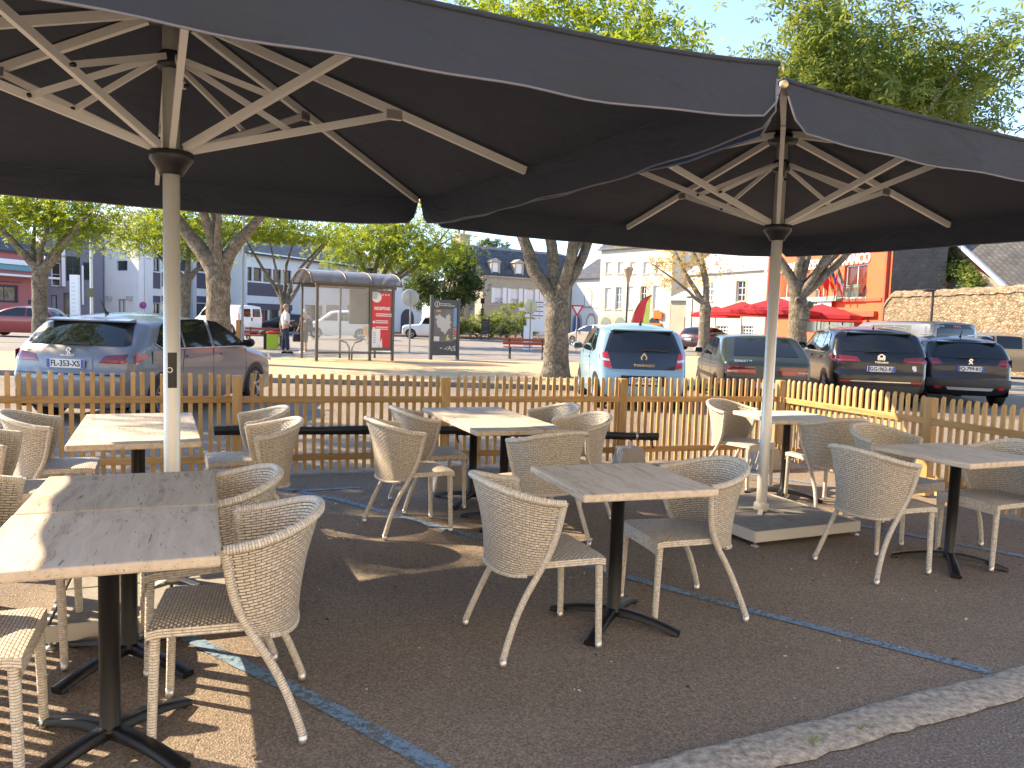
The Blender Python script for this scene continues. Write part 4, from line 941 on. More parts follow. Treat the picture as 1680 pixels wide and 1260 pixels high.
L_LIME=leafmat('lime_shrub',[(.25,(.09,.15,.03)),(.6,(.20,.28,.05)),(.9,(.33,.38,.10))],.35,(.5,.55,.1))
def barkmat():
    m=mat('bark',(.17,.14,.11),.92); t,N,K,b=nodes(m); tc=N('ShaderNodeTexCoord')
    n1=N('ShaderNodeTexNoise'); n1.inputs['Scale'].default_value=5.5; n1.inputs['Detail'].default_value=9; n1.inputs['Roughness'].default_value=.72; K(tc.outputs['Object'],n1.inputs['Vector'])
    mp=N('ShaderNodeMapping'); mp.inputs['Scale'].default_value=(26,26,7); K(tc.outputs['Object'],mp.inputs[0])
    v=N('ShaderNodeTexVoronoi'); v.feature='DISTANCE_TO_EDGE'; v.inputs['Scale'].default_value=1; v.inputs['Randomness'].default_value=1; K(mp.outputs[0],v.inputs['Vector'])
    r=ramp(N,[(.3,(.075,.060,.045)),(.46,(.17,.14,.105)),(.6,(.27,.23,.18)),(.75,(.36,.31,.25))]); K(n1.outputs[0],r.inputs[0])
    rv=ramp(N,[(0,(.45,.45,.45)),(.15,(1,1,1))]); K(v.outputs[0],rv.inputs[0])
    mu=N('ShaderNodeMix'); mu.data_type='RGBA'; mu.blend_type='MULTIPLY'; mu.inputs[0].default_value=1; K(r.outputs[0],mu.inputs[6]); K(rv.outputs[0],mu.inputs[7]); K(mu.outputs[2],b.inputs['Base Color'])
    ad=N('ShaderNodeMath'); ad.operation='MULTIPLY_ADD'; ad.inputs[1].default_value=.6; K(v.outputs[0],ad.inputs[0]); K(n1.outputs[0],ad.inputs[2])
    bp=N('ShaderNodeBump'); bp.inputs['Strength'].default_value=.9; bp.inputs['Distance'].default_value=.05; K(ad.outputs[0],bp.inputs['Height']); K(bp.outputs[0],b.inputs['Normal'])
    return m
M_BARK=barkmat()
def leaves(name,centers,sig,nper,l,m,parent,rs,nl=5,zmin=None,wide=.34,org=(0,0,0),flat=.6):
    """compound leaves with nl leaflets each, scattered round the clump centres"""
    C=np.array(centers); n=len(C)*nper
    c=np.repeat(C,nper,0)+rs.normal(size=(n,3))*np.array(sig)
    if zmin is not None: c=c[c[:,2]>zmin]
    n=len(c); sc=l*rs.uniform(.65,1.25,n)
    nrm=rs.normal(size=(n,3))*flat; nrm[:,2]+=.8; nrm/=np.linalg.norm(nrm,axis=1)[:,None]
    a=np.cross(nrm,rs.normal(size=(n,3))); a/=np.linalg.norm(a,axis=1)[:,None]; b=np.cross(nrm,a)
    V=np.empty((n,nl,4,3))
    for k in range(nl):
        th=(k-(nl-1)/2)*(1.15 if nl>3 else 1.5)*.95; d=a*math.cos(th)+b*math.sin(th); s=np.cross(nrm,d); L=sc*(1-.12*abs(k-(nl-1)/2))
        V[:,k,0]=c; V[:,k,1]=c+d*(L*.6)[:,None]+s*(L*wide*.5)[:,None]-nrm*(L*.06)[:,None]
        V[:,k,2]=c+d*L[:,None]-nrm*(L*.28)[:,None]; V[:,k,3]=c+d*(L*.6)[:,None]-s*(L*wide*.5)[:,None]-nrm*(L*.06)[:,None]
    V=V.reshape(-1,3)-np.array(org); nf=n*nl
    me=bpy.data.meshes.new(name); me.vertices.add(len(V)); me.vertices.foreach_set('co',V.ravel())
    me.loops.add(nf*4); me.loops.foreach_set('vertex_index',np.arange(nf*4)); me.polygons.add(nf); me.polygons.foreach_set('loop_start',np.arange(nf)*4)
    me.materials.append(m); me.update(calc_edges=True); me.validate()
    o=bpy.data.objects.new(name,me); COL.objects.link(o); o.parent=parent; return o
def tree(label,base,r,fork,limbs,leaf,seed,nper=26,sig=.55,l=.17,zmin=3,sub=(3,4),name='chestnut_tree',lean=(0,0),extra=(),holes=(),group=None,reach=1.0,zcap=99,sublen=1.5,up=.35,keep=1.0,trunk_flare=1.35):
    rnd=random.Random(seed); rs=np.random.RandomState(seed); z0=base[2]
    t=thing(name,label,'tree',base,0,group)
    T=MB(); tips=[]
    def path(p,d,L,n,wob,lift):
        P=[Vector(p)]; d=Vector(d).normalized()
        for i in range(n):
            d=(d+Vector((rnd.gauss(0,wob),rnd.gauss(0,wob),rnd.gauss(0,wob)*.6+lift))).normalized(); P.append(P[-1]+d*L/n)
        return P,d
    n=9; tp=[]; rr=[]
    for i in range(n+1):
        u=i/n; tp.append(Vector((lean[0]*u+rnd.gauss(0,.012),lean[1]*u+rnd.gauss(0,.012),-.15+(fork+.3)*u))); 
        rr.append(r*(1+(trunk_flare-1)*(1-u)**5)*(1-.12*u)*(1+rnd.gauss(0,.03))*(1 if u<.9 else .62))
    T.tube(tp,rr,22)
    top=tp[-1]
    def grow(p,d,L,rad,depth):
        n=max(4,int(L/.45)); P,dd=path(p,d,L,n,.11 if depth==0 else .17,.03 if depth==0 else .015)
        R_=[rad*(1-(.8 if depth==0 else .6)*(i/n)**.9) for i in range(n+1)]
        if depth==0:
            p0=Vector((d[0]*.02,d[1]*.02,P[0].z-.75)); q1=P[0]*.55+p0*.45; q1=Vector((q1.x+d[0]*.05,q1.y+d[1]*.05,q1.z))
            P=[p0,q1]+P; R_=[min(r*.80,rad*1.9),min(r*.76,rad*1.55),rad*1.22]+R_[1:2]+R_[2:]; R_=R_[:len(P)]+[R_[-1]]*(len(P)-len(R_)); n_=n; T.tube(P,R_,14 if depth==0 else (8 if depth==1 else 5))
        if depth>=2:
            tips.extend([P[-1],P[n//2]]); return
        k=rnd.randint(*sub)+(1 if depth==0 else 0)
        for j in range(k):
            f=rnd.uniform(.42,.98) if depth==0 else rnd.uniform(.35,1); q=P[min(n,int(f*n))]
            a=rnd.uniform(0,2*PI); nd=(dd*.8+Vector((math.cos(a)*.9,math.sin(a)*.9,rnd.uniform(-.15,up)))).normalized()
            grow(q,nd,(sublen if depth==0 else sublen*.72)*rnd.uniform(.75,1.3)*reach,R_[min(n,int(f*n))]*(.55 if depth==0 else .5),depth+1)
    for az,el,L,rad in limbs:
        d=Vector((math.cos(R(az))*math.cos(R(el)),math.sin(R(az))*math.cos(R(el)),math.sin(R(el))))
        grow(top-Vector((0,0,.18))+d*.12,d,L,rad,0)
    for hx,hz,hr in holes:   # sawn-off branch collars facing the viewer
        T.lathe([(hr*1.3,.06),(hr*1.2,-.015),(hr*.85,-.03),(hr*.6,.01),(0,.05)],(hx,-math.sqrt(max(0,(r*.86)**2-hx*hx)),hz),14,axis='y')
    T.build('trunk',M_BARK,t)
    cs=[tuple(p+Vector(base)) for p in tips if rnd.random()<keep and p.z+z0<zcap]+[tuple(e) for e in extra]
    leaves('crown',cs,(sig,sig,sig*.75),nper,l,leaf,t,rs,zmin=zmin,org=base)
    return t
def Lm(*a): return a
ZP0=.10
b=at(912,618,ZP0); tree('big chestnut beside the green bench with a sawn branch hole facing the terrace',(b.x,b.y,ZP0-.02),.33,2.0,[(165,58,6.3,.20),(100,75,6.8,.18),(60,62,6.6,.17),(20,55,6.6,.17),(-60,64,6.2,.15)],L_GREEN,11,nper=56,sig=.58,sub=(4,5),l=.23,zmin=4.2,holes=((.05,1.85,.10),),
  extra=[(atY(x,y,Y)) for x,y,Y in ((945,425,23),(965,440,24),(985,420,24),(940,455,23.5),(962,470,24),(950,405,23),(880,395,23),(975,400,24.5),(990,445,25),(945,485,24),(930,505,24),(870,420,23.5),(925,420,23.5),(905,400,23),(895,430,23.5),(780,5,20),(810,25,20.5),(835,12,21),(850,45,21),(880,30,20),(905,55,21),(925,15,22),(940,60,20.5),(960,35,21),(985,70,21),(1000,20,22),(1015,50,20.5),(1035,80,21.5),(1050,35,22),(1075,70,22),(1095,90,22),(1110,60,21.5),(1090,100,22.5),(870,5,22),(1040,5,21),(960,5,20),(900,0,21),(1060,95,21))],lean=(-.05,0))
p=at(370,600,ZP0); p=atY(357,540,21.5); tree('massive mottled chestnut behind the grey hatchback',(p.x,p.y,ZP0-.02),.34,2.5,[(170,52,4.0,.25),(120,74,4.2,.17),(80,78,4.2,.15),(15,58,3.8,.20),(-70,70,3.2,.12)],L_GREEN,23,nper=22,sig=.6,zmin=4.6,lean=(.05,0),trunk_flare=1.25,holes=((.14,2.2,.09),))
p=atY(1313,540,24); tree('thick grey chestnut behind the black cars before the orange restaurant',(p.x,p.y,ZP0-.02),.29,2.45,[(172,66,6.8,.17),(120,80,7.6,.14),(75,74,8.0,.13),(22,56,8.4,.15),(5,38,8.4,.14),(-40,56,8.0,.13),(40,45,8.4,.12)],L_OLIVE,35,nper=66,sig=.60,l=.25,sub=(4,5),zmin=7.4,lean=(-.1,.1),sublen=2.3,up=.15,holes=((-.17,2.35,.08),(.16,2.2,.11)))
p=atY(66,540,27); tree('spreading chestnut at the left edge behind the red hatchback',(p.x,p.y,ZP0-.02),.25,2.6,[(165,50,3.6,.15),(140,62,3.4,.13),(95,80,3.4,.10),(20,48,3.6,.13),(5,35,3.6,.14)],L_GREEN,42,nper=26,sig=.55,l=.16,zmin=3.3,up=.15)
p=atY(300,520,32); tree('leaning chestnut mostly hidden by the left parasol pole',(p.x,p.y,ZP0-.02),.22,2.6,[(160,50,4.2,.14),(100,70,4,.12),(30,55,3.8,.12),(178,35,3.2,.1)],L_GREEN,51,nper=28,sig=.55,l=.17,zmin=3.6,lean=(.15,0),up=.1)
p=atY(466,560,34); tree('vase shaped chestnut rising behind the standing man',(p.x,p.y,ZP0-.02),.20,1.7,[(150,62,4.2,.11),(120,72,4.2,.10),(60,72,4.4,.10),(20,62,4.2,.11),(170,75,4.2,.08)],L_GREEN,63,nper=26,sig=.6,l=.18,zmin=4.6)
p=atY(612,545,42); tree('broad chestnut behind the bus shelter',(p.x,p.y,.0),.30,2.6,[(165,50,5,.19),(110,75,4.6,.16),(60,66,4.8,.16),(15,46,5.2,.15),(5,32,5.6,.13)],L_GREEN,77,nper=30,sig=.75,l=.21,zmin=3.9,up=.1,sublen=1.9)
p=atY(1154,570,40); tree('half bare chestnut with yellow and orange leaves before the beige house',(p.x,p.y,ZP0-.02),.30,2.6,[(160,48,3.8,.16),(95,78,4.6,.17),(70,80,4.4,.16),(175,30,3.4,.1)],L_AUT,88,nper=4,sig=.65,l=.22,zmin=3.2,sub=(3,5),keep=.8)
# dense rounded tree
def blobtree(label,base,r,cz,rad,leaf,seed,n,nper,l,name='round_tree',trunk=.18):
    rs=np.random.RandomState(seed); t=thing(name,label,'tree',base); T=MB()
    T.tube([(0,0,-.1),(.03,0,cz*.35),(-.02,.02,cz*.7),(0,0,cz)],[trunk*1.3,trunk,trunk*.8,trunk*.4],12)
    for k in range(9):
        a=rs.uniform(0,6.28); T.tube([(0,0,cz*rs.uniform(.45,.8)),(math.cos(a)*rad[0]*.4,math.sin(a)*rad[1]*.4,cz*1.0),(math.cos(a)*rad[0]*.8,math.sin(a)*rad[1]*.8,cz+rad[2]*rs.uniform(-.2,.6))],[trunk*.5,trunk*.3,trunk*.1],6)
    T.build('trunk',M_BARK,t); C=[]
    for k in range(n):
        d=rs.normal(size=3); d/=np.linalg.norm(d); q=rs.uniform(.55,1.0); lump=1+.13*math.sin(d[0]*5+seed)*math.cos(d[2]*6)
        C.append((base[0]+d[0]*rad[0]*q*lump,base[1]+d[1]*rad[1]*q*lump,base[2]+cz+d[2]*rad[2]*q*lump))
    leaves('crown',C,(.28,.28,.22),nper,l,leaf,t,rs,org=base,zmin=base[2]+.4); return t
p=atY(727,540,58); blobtree('dense dark rounded tree behind the information panel',(p.x,p.y,.1),0,4.3,(3.0,2.8,2.7),L_DEEP,5,190,34,.24)
p=atY(800,540,97); blobtree('dark evergreen showing above the roof of the stone house',(p.x,p.y,0),0,9.3,(2.6,2.4,2.6),L_DEEP,6,60,26,.34)
blobtree('tall leafy tree left of the terrace shading the far left table',(-11.6,10.3,0),0,7.0,(3.1,3.1,2.6),L_GREEN,7,120,22,.22)
def shrub(label,px,py,Y,w_,h,leaf,seed,n=26,nper=34,l=.16,name='shrub'):
    p=atY(px,py,Y); base=(p.x,p.y,.12); rs=np.random.RandomState(seed); t=thing(name,label,'shrub',base,0,'shrubs in the planted bed'); T=MB()
    for k in range(6):
        a=rs.uniform(0,6.28); T.tube([(0,0,0),(math.cos(a)*w_*.2,math.sin(a)*w_*.2,h*.5),(math.cos(a)*w_*.35,math.sin(a)*w_*.3,h*.85)],[.04,.03,.01],5)
    T.build('stem',M_BARK,t); C=[(base[0]+rs.uniform(-1,1)*w_*.5,base[1]+rs.uniform(-1,1)*w_*.35,base[2]+h*(.15+.75*rs.uniform(0,1)**.8)) for _ in range(n)]
    C=[c for c in C if ((c[0]-base[0])/(w_*.55))**2+((c[2]-base[2]-.2*h)/(h*.85))**2<1.05]
    leaves('foliage',C,(.16,.16,.12),nper,l,leaf,t,rs,org=base,zmin=.15)
shrub('yellow green shrub left of the black sign totem',772,540,63,3.6,2.1,L_LIME,1)
shrub('low dark shrub in front of the yellow one by the kerb',785,545,61.6,4.2,1.1,L_DEEP,2)
shrub('bright lime shrub right of the black sign totem',808,540,64,3.0,2.3,L_LIME,3)
shrub('dark spreading shrub in the middle of the bed',832,545,62,4.0,1.5,L_DEEP,4)
shrub('pale weeping shrub taller than its neighbours',846,540,66,3.6,3.3,L_LIME,5,34)
shrub('rounded green shrub at the right end of the bed',858,545,64,2.0,1.9,L_OLIVE,6)
shrub('bush at the left end of the bed under the round tree',740,540,60.5,3.0,1.6,L_DEEP,8)
# ================================================================= buildings
def wallmat(n,c,c2,sc=1.2,rough=.85): return mat(n,c,rough,vary=(sc,.6,c2),bump=(20,.15))
def slatemat(n,c1,c2,row=.22,bw=.30,mort=(.03,.03,.035)):
    m=mat(n,c1,.55); t,N,K,b=nodes(m); tc=N('ShaderNodeTexCoord'); br=N('ShaderNodeTexBrick'); uv=N('ShaderNodeUVMap'); uv.uv_map='UVMap'
    br.inputs['Scale'].default_value=1; br.inputs['Brick Width'].default_value=bw; br.inputs['Row Height'].default_value=row; br.inputs['Mortar Size'].default_value=.012
    br.inputs['Color1'].default_value=(*c1,1); br.inputs['Color2'].default_value=(*c2,1); br.inputs['Mortar'].default_value=(*mort,1)
    K(uv.outputs[0],br.inputs['Vector']); n1=N('ShaderNodeTexNoise'); n1.inputs['Scale'].default_value=1.7; n1.inputs['Detail'].default_value=9; n1.inputs['Roughness'].default_value=.75; K(tc.outputs['Object'],n1.inputs['Vector'])
    r=ramp(N,[(.35,(.6,.6,.6)),(.55,(1,1,1)),(.72,(1.9,1.8,1.6))]); K(n1.outputs[0],r.inputs[0]); mu=N('ShaderNodeMix'); mu.data_type='RGBA'; mu.blend_type='MULTIPLY'; mu.inputs[0].default_value=1
    K(br.outputs[0],mu.inputs[6]); K(r.outputs[0],mu.inputs[7]); K(mu.outputs[2],b.inputs['Base Color'])
    bp=N('ShaderNodeBump'); bp.inputs['Strength'].default_value=.5; bp.inputs['Distance'].default_value=.02; bp.invert=True; K(br.outputs['Fac'],bp.inputs['Height']); K(bp.outputs[0],b.inputs['Normal']); return m
M_SLATE=slatemat('slate_roof',(.085,.09,.105),(.06,.065,.075))
M_SLATEW=slatemat('slate_cladding',(.035,.038,.046),(.026,.028,.034),.24,.26,(.01,.01,.012))
M_SLATEO=slatemat('old_slate',(.13,.12,.11),(.10,.095,.09),.2,.28)
def stonemat():
    m=mat('rubble_stone',(.5,.38,.24),.9); t,N,K,b=nodes(m); tc=N('ShaderNodeTexCoord')
    mp=N('ShaderNodeMapping'); mp.inputs['Scale'].default_value=(4.6,4.6,8.5); K(tc.outputs['Object'],mp.inputs[0])
    v=N('ShaderNodeTexVoronoi'); v.inputs['Scale'].default_value=1; K(mp.outputs[0],v.inputs['Vector']); e=N('ShaderNodeTexVoronoi'); e.feature='DISTANCE_TO_EDGE'; e.inputs['Scale'].default_value=1; K(mp.outputs[0],e.inputs['Vector'])
    sp=N('ShaderNodeSeparateColor'); K(v.outputs['Color'],sp.inputs[0])
    r=ramp(N,[(0,(.15,.11,.075)),(.3,(.25,.19,.125)),(.55,(.32,.26,.18)),(.8,(.27,.17,.10)),(1,(.34,.30,.24))]); K(sp.outputs[0],r.inputs[0])
    re=ramp(N,[(0,(.30,.26,.21)),(.12,(1,1,1))]); K(e.outputs[0],re.inputs[0]); mu=N('ShaderNodeMix'); mu.data_type='RGBA'; mu.blend_type='MULTIPLY'; mu.inputs[0].default_value=1; K(r.outputs[0],mu.inputs[6]); K(re.outputs[0],mu.inputs[7])
    n1=N('ShaderNodeTexNoise'); n1.inputs['Scale'].default_value=1.1; n1.inputs['Detail'].default_value=8; K(tc.outputs['Object'],n1.inputs['Vector']); rn=ramp(N,[(.5,(0,0,0)),(.72,(.6,.6,.6))]); K(n1.outputs[0],rn.inputs[0])
    m2=N('ShaderNodeMix'); m2.data_type='RGBA'; m2.inputs[7].default_value=(.15,.13,.08,1); K(rn.outputs[0],m2.inputs[0]); K(mu.outputs[2],m2.inputs[6]); K(m2.outputs[2],b.inputs['Base Color'])
    bp=N('ShaderNodeBump'); bp.inputs['Strength'].default_value=.9; bp.inputs['Distance'].default_value=.06; K(e.outputs[0],bp.inputs['Height']); K(bp.outputs[0],b.inputs['Normal']); return m
M_STONE=stonemat()
M_WPAL=wallmat('white_render',(.70,.69,.67),(.61,.60,.58)); M_CREAM=wallmat('cream_render',(.54,.48,.39),(.46,.40,.31)); M_PURP=mat('aubergine_panel',(.075,.060,.088),.5); M_BEIGE=wallmat('beige_render',(.40,.35,.27),(.33,.28,.21))
M_ORANGE=wallmat('orange_render',(.62,.135,.055),(.54,.11,.045)); M_ORD=mat('orange_dark',(.50,.09,.05),.7); M_PINK=mat('pink_render',(.48,.16,.15),.8); M_STN=wallmat('dressed_stone',(.46,.38,.28),(.34,.27,.2),3)
M_FRAMEW=mat('window_white',(.78,.78,.76),.4); M_DFRAME=mat('window_dark',(.05,.045,.07),.4); M_SHUT=mat('shutter_white',(.76,.76,.76),.5); M_GUT=mat('zinc',(.36,.39,.43),.35,.6); M_CURT=mat('curtain',(.62,.60,.55),.9)
class Bld:
    def __init__(s,name,label,cat,pA,pB,H,depth,m,z0=0,group=None):
        s.p0=pA; d=Vector((pB[0]-pA[0],pB[1]-pA[1])); s.W=d.length; s.ang=math.atan2(d.y,d.x); s.H=H; s.D=depth; s.z0=z0
        s.t=thing(name,label,cat,(pA[0],pA[1],z0),s.ang,group); s.m=m; s.holes=[]; s.dv=(0,depth)
    def px(s,x,y): u,z=onplane(s.p0,s.ang,x,y); return u,z-s.z0
    def rect(s,x0,y0,x1,y1): 
        u0,z1=s.px(x0,y0);u1,z0=s.px(x1,y1); return min(u0,u1),min(z0,z1),max(u0,u1),max(z0,z1)
    def win(s,r,fm=M_FRAMEW,pane=M_GLASS,mull=(1,1),fw_=.07,rec=.16,name='window',sill=None,surround=None):
        u0,z0,u1,z1=r; s.holes.append(r); mb=MB(); y=rec
        mb.box2((u0,y-.03,z0),(u0+fw_,y+.03,z1)); mb.box2((u1-fw_,y-.03,z0),(u1,y+.03,z1)); mb.box2((u0+fw_,y-.03,z0),(u1-fw_,y+.03,z0+fw_)); mb.box2((u0+fw_,y-.03,z1-fw_),(u1-fw_,y+.03,z1))
        for k in range(1,mull[0]+1 if mull[0]>1 else 0):
            if k<mull[0]: x=u0+(u1-u0)*k/mull[0]; mb.box2((x-.025,y-.028,z0+fw_),(x+.025,y+.028,z1-fw_))
        for k in range(1,mull[1]): z=z0+(z1-z0)*k/mull[1]; mb.box2((u0+fw_,y-.026,z-.02),(u1-fw_,y+.026,z+.02))
        w_=mb.build(name,fm,s.t)
        MB().box2((u0+.01,y+.0,z0+.01),(u1-.01,y+.012,z1-.01)).build('pane',pane,w_)
        if sill: MB().box2((u0-.08,-.08,z0-.09),(u1+.08,rec-.04,z0-.002)).build('sill',sill,w_)
        if surround:
            q=MB(); g=.16; q.box2((u0-g,-.035,z0),(u0-.001,.05,z1+g)); q.box2((u1+.001,-.035,z0),(u1+g,.05,z1+g)); q.box2((u0,-.03,z1+.001),(u1,.05,z1+g)); q.build('stone_surround',surround,w_)
        return w_
    def box(s,name,r,y0,y1,m,parent=None,bevel=0):
        u0,z0,u1,z1=r; return MB().box2((u0,y0,z0),(u1,y1,z1)).build(name,m,parent or s.t,bevel=bevel)
    def finish(s,roof=True):
        us=sorted({0,s.W}|{h[0] for h in s.holes}|{h[2] for h in s.holes}); zs=sorted({0,s.H}|{h[1] for h in s.holes}|{h[3] for h in s.holes})
        us=[u for u in us if 0<=u<=s.W]; zs=[z for z in zs if 0<=z<=s.H]; mb=MB()
        for a,b in zip(us[:-1],us[1:]):
            for c,d in zip(zs[:-1],zs[1:]):
                cu_,cz=(a+b)/2,(c+d)/2
                if any(h[0]<cu_<h[2] and h[1]<cz<h[3] for h in s.holes): continue
                mb.add([(a,0,c),(b,0,c),(b,0,d),(a,0,d)],[(0,1,2,3)])
        for h in s.holes:
            u0,z0,u1,z1=max(0,h[0]),max(0,h[1]),min(s.W,h[2]),min(s.H,h[3]); y=.20
            mb.add([(u0,0,z0),(u1,0,z0),(u1,0,z1),(u0,0,z1),(u0,y,z0),(u1,y,z0),(u1,y,z1),(u0,y,z1)],[(0,4,5,1),(1,5,6,2),(2,6,7,3),(3,7,4,0),(4,7,6,5)])
        dx,D=s.dv; mb.add([(0,0,0),(s.W,0,0),(s.W+dx,D,0),(dx,D,0),(0,0,s.H),(s.W,0,s.H),(s.W+dx,D,s.H),(dx,D,s.H)],[(1,2,6,5),(2,3,7,6),(3,0,4,7)]+([(4,5,6,7)] if roof else []))
        return mb.build('wall',s.m,s.t)
    def gable(s,h,m=M_SLATE,over=.3,y0=None,name='roof',gm=None):
        D=s.D;W=s.W;H=s.H;L=math.hypot(D/2,h)
        mb=MB(); e=over; k=h/(D/2)
        A=[(-e,-e,H-e*k),(W+e,-e,H-e*k),(W+e,D/2,H+h),(-e,D/2,H+h)]; B=[(W+e,D+e,H-e*k),(-e,D+e,H-e*k),(-e,D/2,H+h),(W+e,D/2,H+h)]
        uv=[(0,0),(W,0),(W,L),(0,L)]
        for P in (A,B):
            mb.add(P,[(0,1,2,3)],0,False,[uv]); mb.add([(p[0],p[1],p[2]+.12) for p in P],[(0,1,2,3)],0,False,[uv])
        for P in (A,):
            mb.add([P[0],P[1],(P[1][0],P[1][1],P[1][2]+.12),(P[0][0],P[0][1],P[0][2]+.12)],[(0,1,2,3)])
        r=mb.build(name,m,s.t)
        mb=MB()
        for x in (0.0,W): mb.add([(x,0,H),(x,D,H),(x,D/2,H+h)],[(0,1,2)])
        mb.build('gable_wall',gm or s.m,s.t); return r
    def gutter(s,z,m=M_GUT): MB().box2((-.1,-.22,z-.14),(s.W+.1,-.06,z)).build('gutter',m,s.t)
def P2(px,Y): p=ray(px,540); return (p.x*Y/p.y,Y)
# ---- left shop
b=Bld('corner_shop','pink and purple corner shop with a big display window at the left edge','shop',P2(-95,45),P2(74,52),5.0,9,M_PINK)
r=b.rect(-60,463,31,497); b.win(r,M_DFRAME,mat('shop_display',(.35,.27,.17),.3,vary=(2.5,.9,(.07,.06,.05))),(4,1),.14)
b.box('window_hood',b.rect(-90,456,33,463),-.12,.0,M_PURP); b.box('canopy',b.rect(-90,446,74,455),-1.2,.0,M_WHITE); b.box('shop_sign',b.rect(-10,432,52,446),-.2,-.02,mat('teal_sign',(.12,.30,.32),.5))
b.box('fascia',b.rect(-90,424,74,431),-.3,-.02,M_WHITE); b.box('letterbox',b.rect(46,492,55,499),-.03,.1,M_DFRAME)
b.finish(); b.gable(3.4,M_SLATE)
b=Bld('stair_block','grey purple glazed block between the pink shop and the white building','building',P2(76,54),P2(170,56),7.5,8,mat('grey_mauve',(.20,.19,.235),.6))
b.win(b.rect(84,430,100,470),M_FRAMEW,M_GLASS,(1,2)); b.win(b.rect(108,420,132,462),M_DFRAME,M_GLASS,(2,2)); b.win(b.rect(84,484,94,530),M_DFRAME,mat('teal_pane',(.2,.3,.3),.2)); b.win(b.rect(104,480,124,532),M_DFRAME); b.win(b.rect(136,430,150,460),M_DFRAME)
b.box('white_fin',b.rect(100,400,107,470),-.3,0,M_WHITE); b.box('beige_panel',b.rect(86,392,99,428),-.12,0,M_BEIGE); b.box('white_fin',b.rect(133,436,137,500),-.35,0,M_WHITE); b.finish()
# ---- white building: face towards the square, then the long purple wing
pc=P2(228,54)
b=Bld('white_building','plain white rendered building with one small door and a round no-parking sign','building',P2(152,57),pc,8.2,.4,M_WPAL)
b.win(b.rect(191,428,209,444),M_DFRAME); b.win(b.rect(193,491,207,528),M_DFRAME,M_CURT,(2,1),.05); 
for x in (178,212): b.box('wall_lamp',b.rect(x,486,x+6,493),-.25,-.0,mat('lamp_grey',(.4,.4,.4),.4))
b.finish()
s2=thing('no_parking_sign','round blue and red no-parking sign on the white wall','sign',(*P2(238.5,54.2),0),0)
p=atY(238.5,501,54.0); MB().lathe([(0,-.03),(.24,-.03),(.24,0),(0,0)],(0,0,p.z),24,axis='y').build('disc',mat('sign_red',(.62,.04,.05),.4),s2,loc=(0,-.3,0)); MB().lathe([(0,-.01),(.17,-.01),(.17,0),(0,0)],(0,0,p.z),24,axis='y').build('centre',mat('sign_blue',(.10,.10,.45),.4),s2,loc=(0,-.331,0)); MB().beam((-.13,-.345,p.z+.13),(.13,-.345,p.z-.13),.05,.01,0,(0,1,0)).build('slash',mat('sign_red',(0,0,0)),s2)
b=Bld('glazed_wing','white wing with aubergine window bands left of the big tree trunk','building',(pc[0]+.14,pc[1]+.55),P2(402,66.5),8.0,10,M_WPAL); b.dv=(1.9,5.2)
for x0,x1 in ((251,263),(265,309),(317,338)):
    b.win(b.rect(x0,421,x1,446),M_DFRAME,M_GLASS,(2,1)); u0,z0,u1,z1=b.rect(x0,446.5,x1,474); b.box('spandrel',(u0,z0,u1,z1),-.02,.05,M_PURP)
    u0,z0,u1,z1=b.rect(x0,485,x1,497); b.box('spandrel',(u0,z0,u1,z1),-.02,.05,M_PURP); b.win(b.rect(x0,497.5,x1,526),M_DFRAME,M_GLASS,(2,1))
b.box('pilaster',b.rect(310,420,316,548),-.35,0,mat('grey_fin',(.45,.44,.46),.6)); b.finish()
b=Bld('purple_offices','long aubergine and white office building with a slate roof behind the bus shelter','building',P2(404,61.5),P2(628,79),6.3,9,M_WPAL)
xs=[(406,414),(416,430),(432,446),(448,462),(464,478)]
for x0,x1 in xs: b.win(b.rect(x0,437.5+(x0-405)*.09,x1,461+(x0-405)*.08),M_DFRAME,M_GLASS,(1,1),.08)
u0,_,u1,_=b.rect(406,440,480,450); za=b.px(410,462.5)[1]; zb_=b.px(410,484.5)[1]; b.box('spandrel',(u0,zb_,u1,za-.02),-.02,.05,M_PURP)
zc=b.px(410,497)[1]; zd=b.px(410,507)[1]; b.box('spandrel',(u0,zd,u1,zc),-.02,.05,M_PURP)
for x0,x1 in ((408,422),(424,440),(442,458),(460,478)): b.win(b.rect(x0,508,x1,532),M_DFRAME,M_GLASS,(2,1),.08)
for x0,x1 in ((500,514),(528,546),(553,566),(584,602)): b.win(b.rect(x0,447+(x0-500)*.06,x1,466),M_DFRAME,M_GLASS if x0<580 else M_CURT,(1,1),.07)
u0,_,u1,_=b.rect(515,440,527,450); b.box('beige_panel',(u0,b.px(520,466)[1],u1,b.px(520,446)[1]),-.02,.05,M_BEIGE)
for x0,x1 in ((501,530),(535,560),(570,600)): b.win(b.rect(x0,500,x1,532),M_DFRAME,M_GLASS,(3,1),.08)
b.box('cornice',(-.1,6.0,b.W+.1,6.28),-.4,-.02,M_WHITE); b.finish(); b.gable(2.6,M_SLATE,.5)
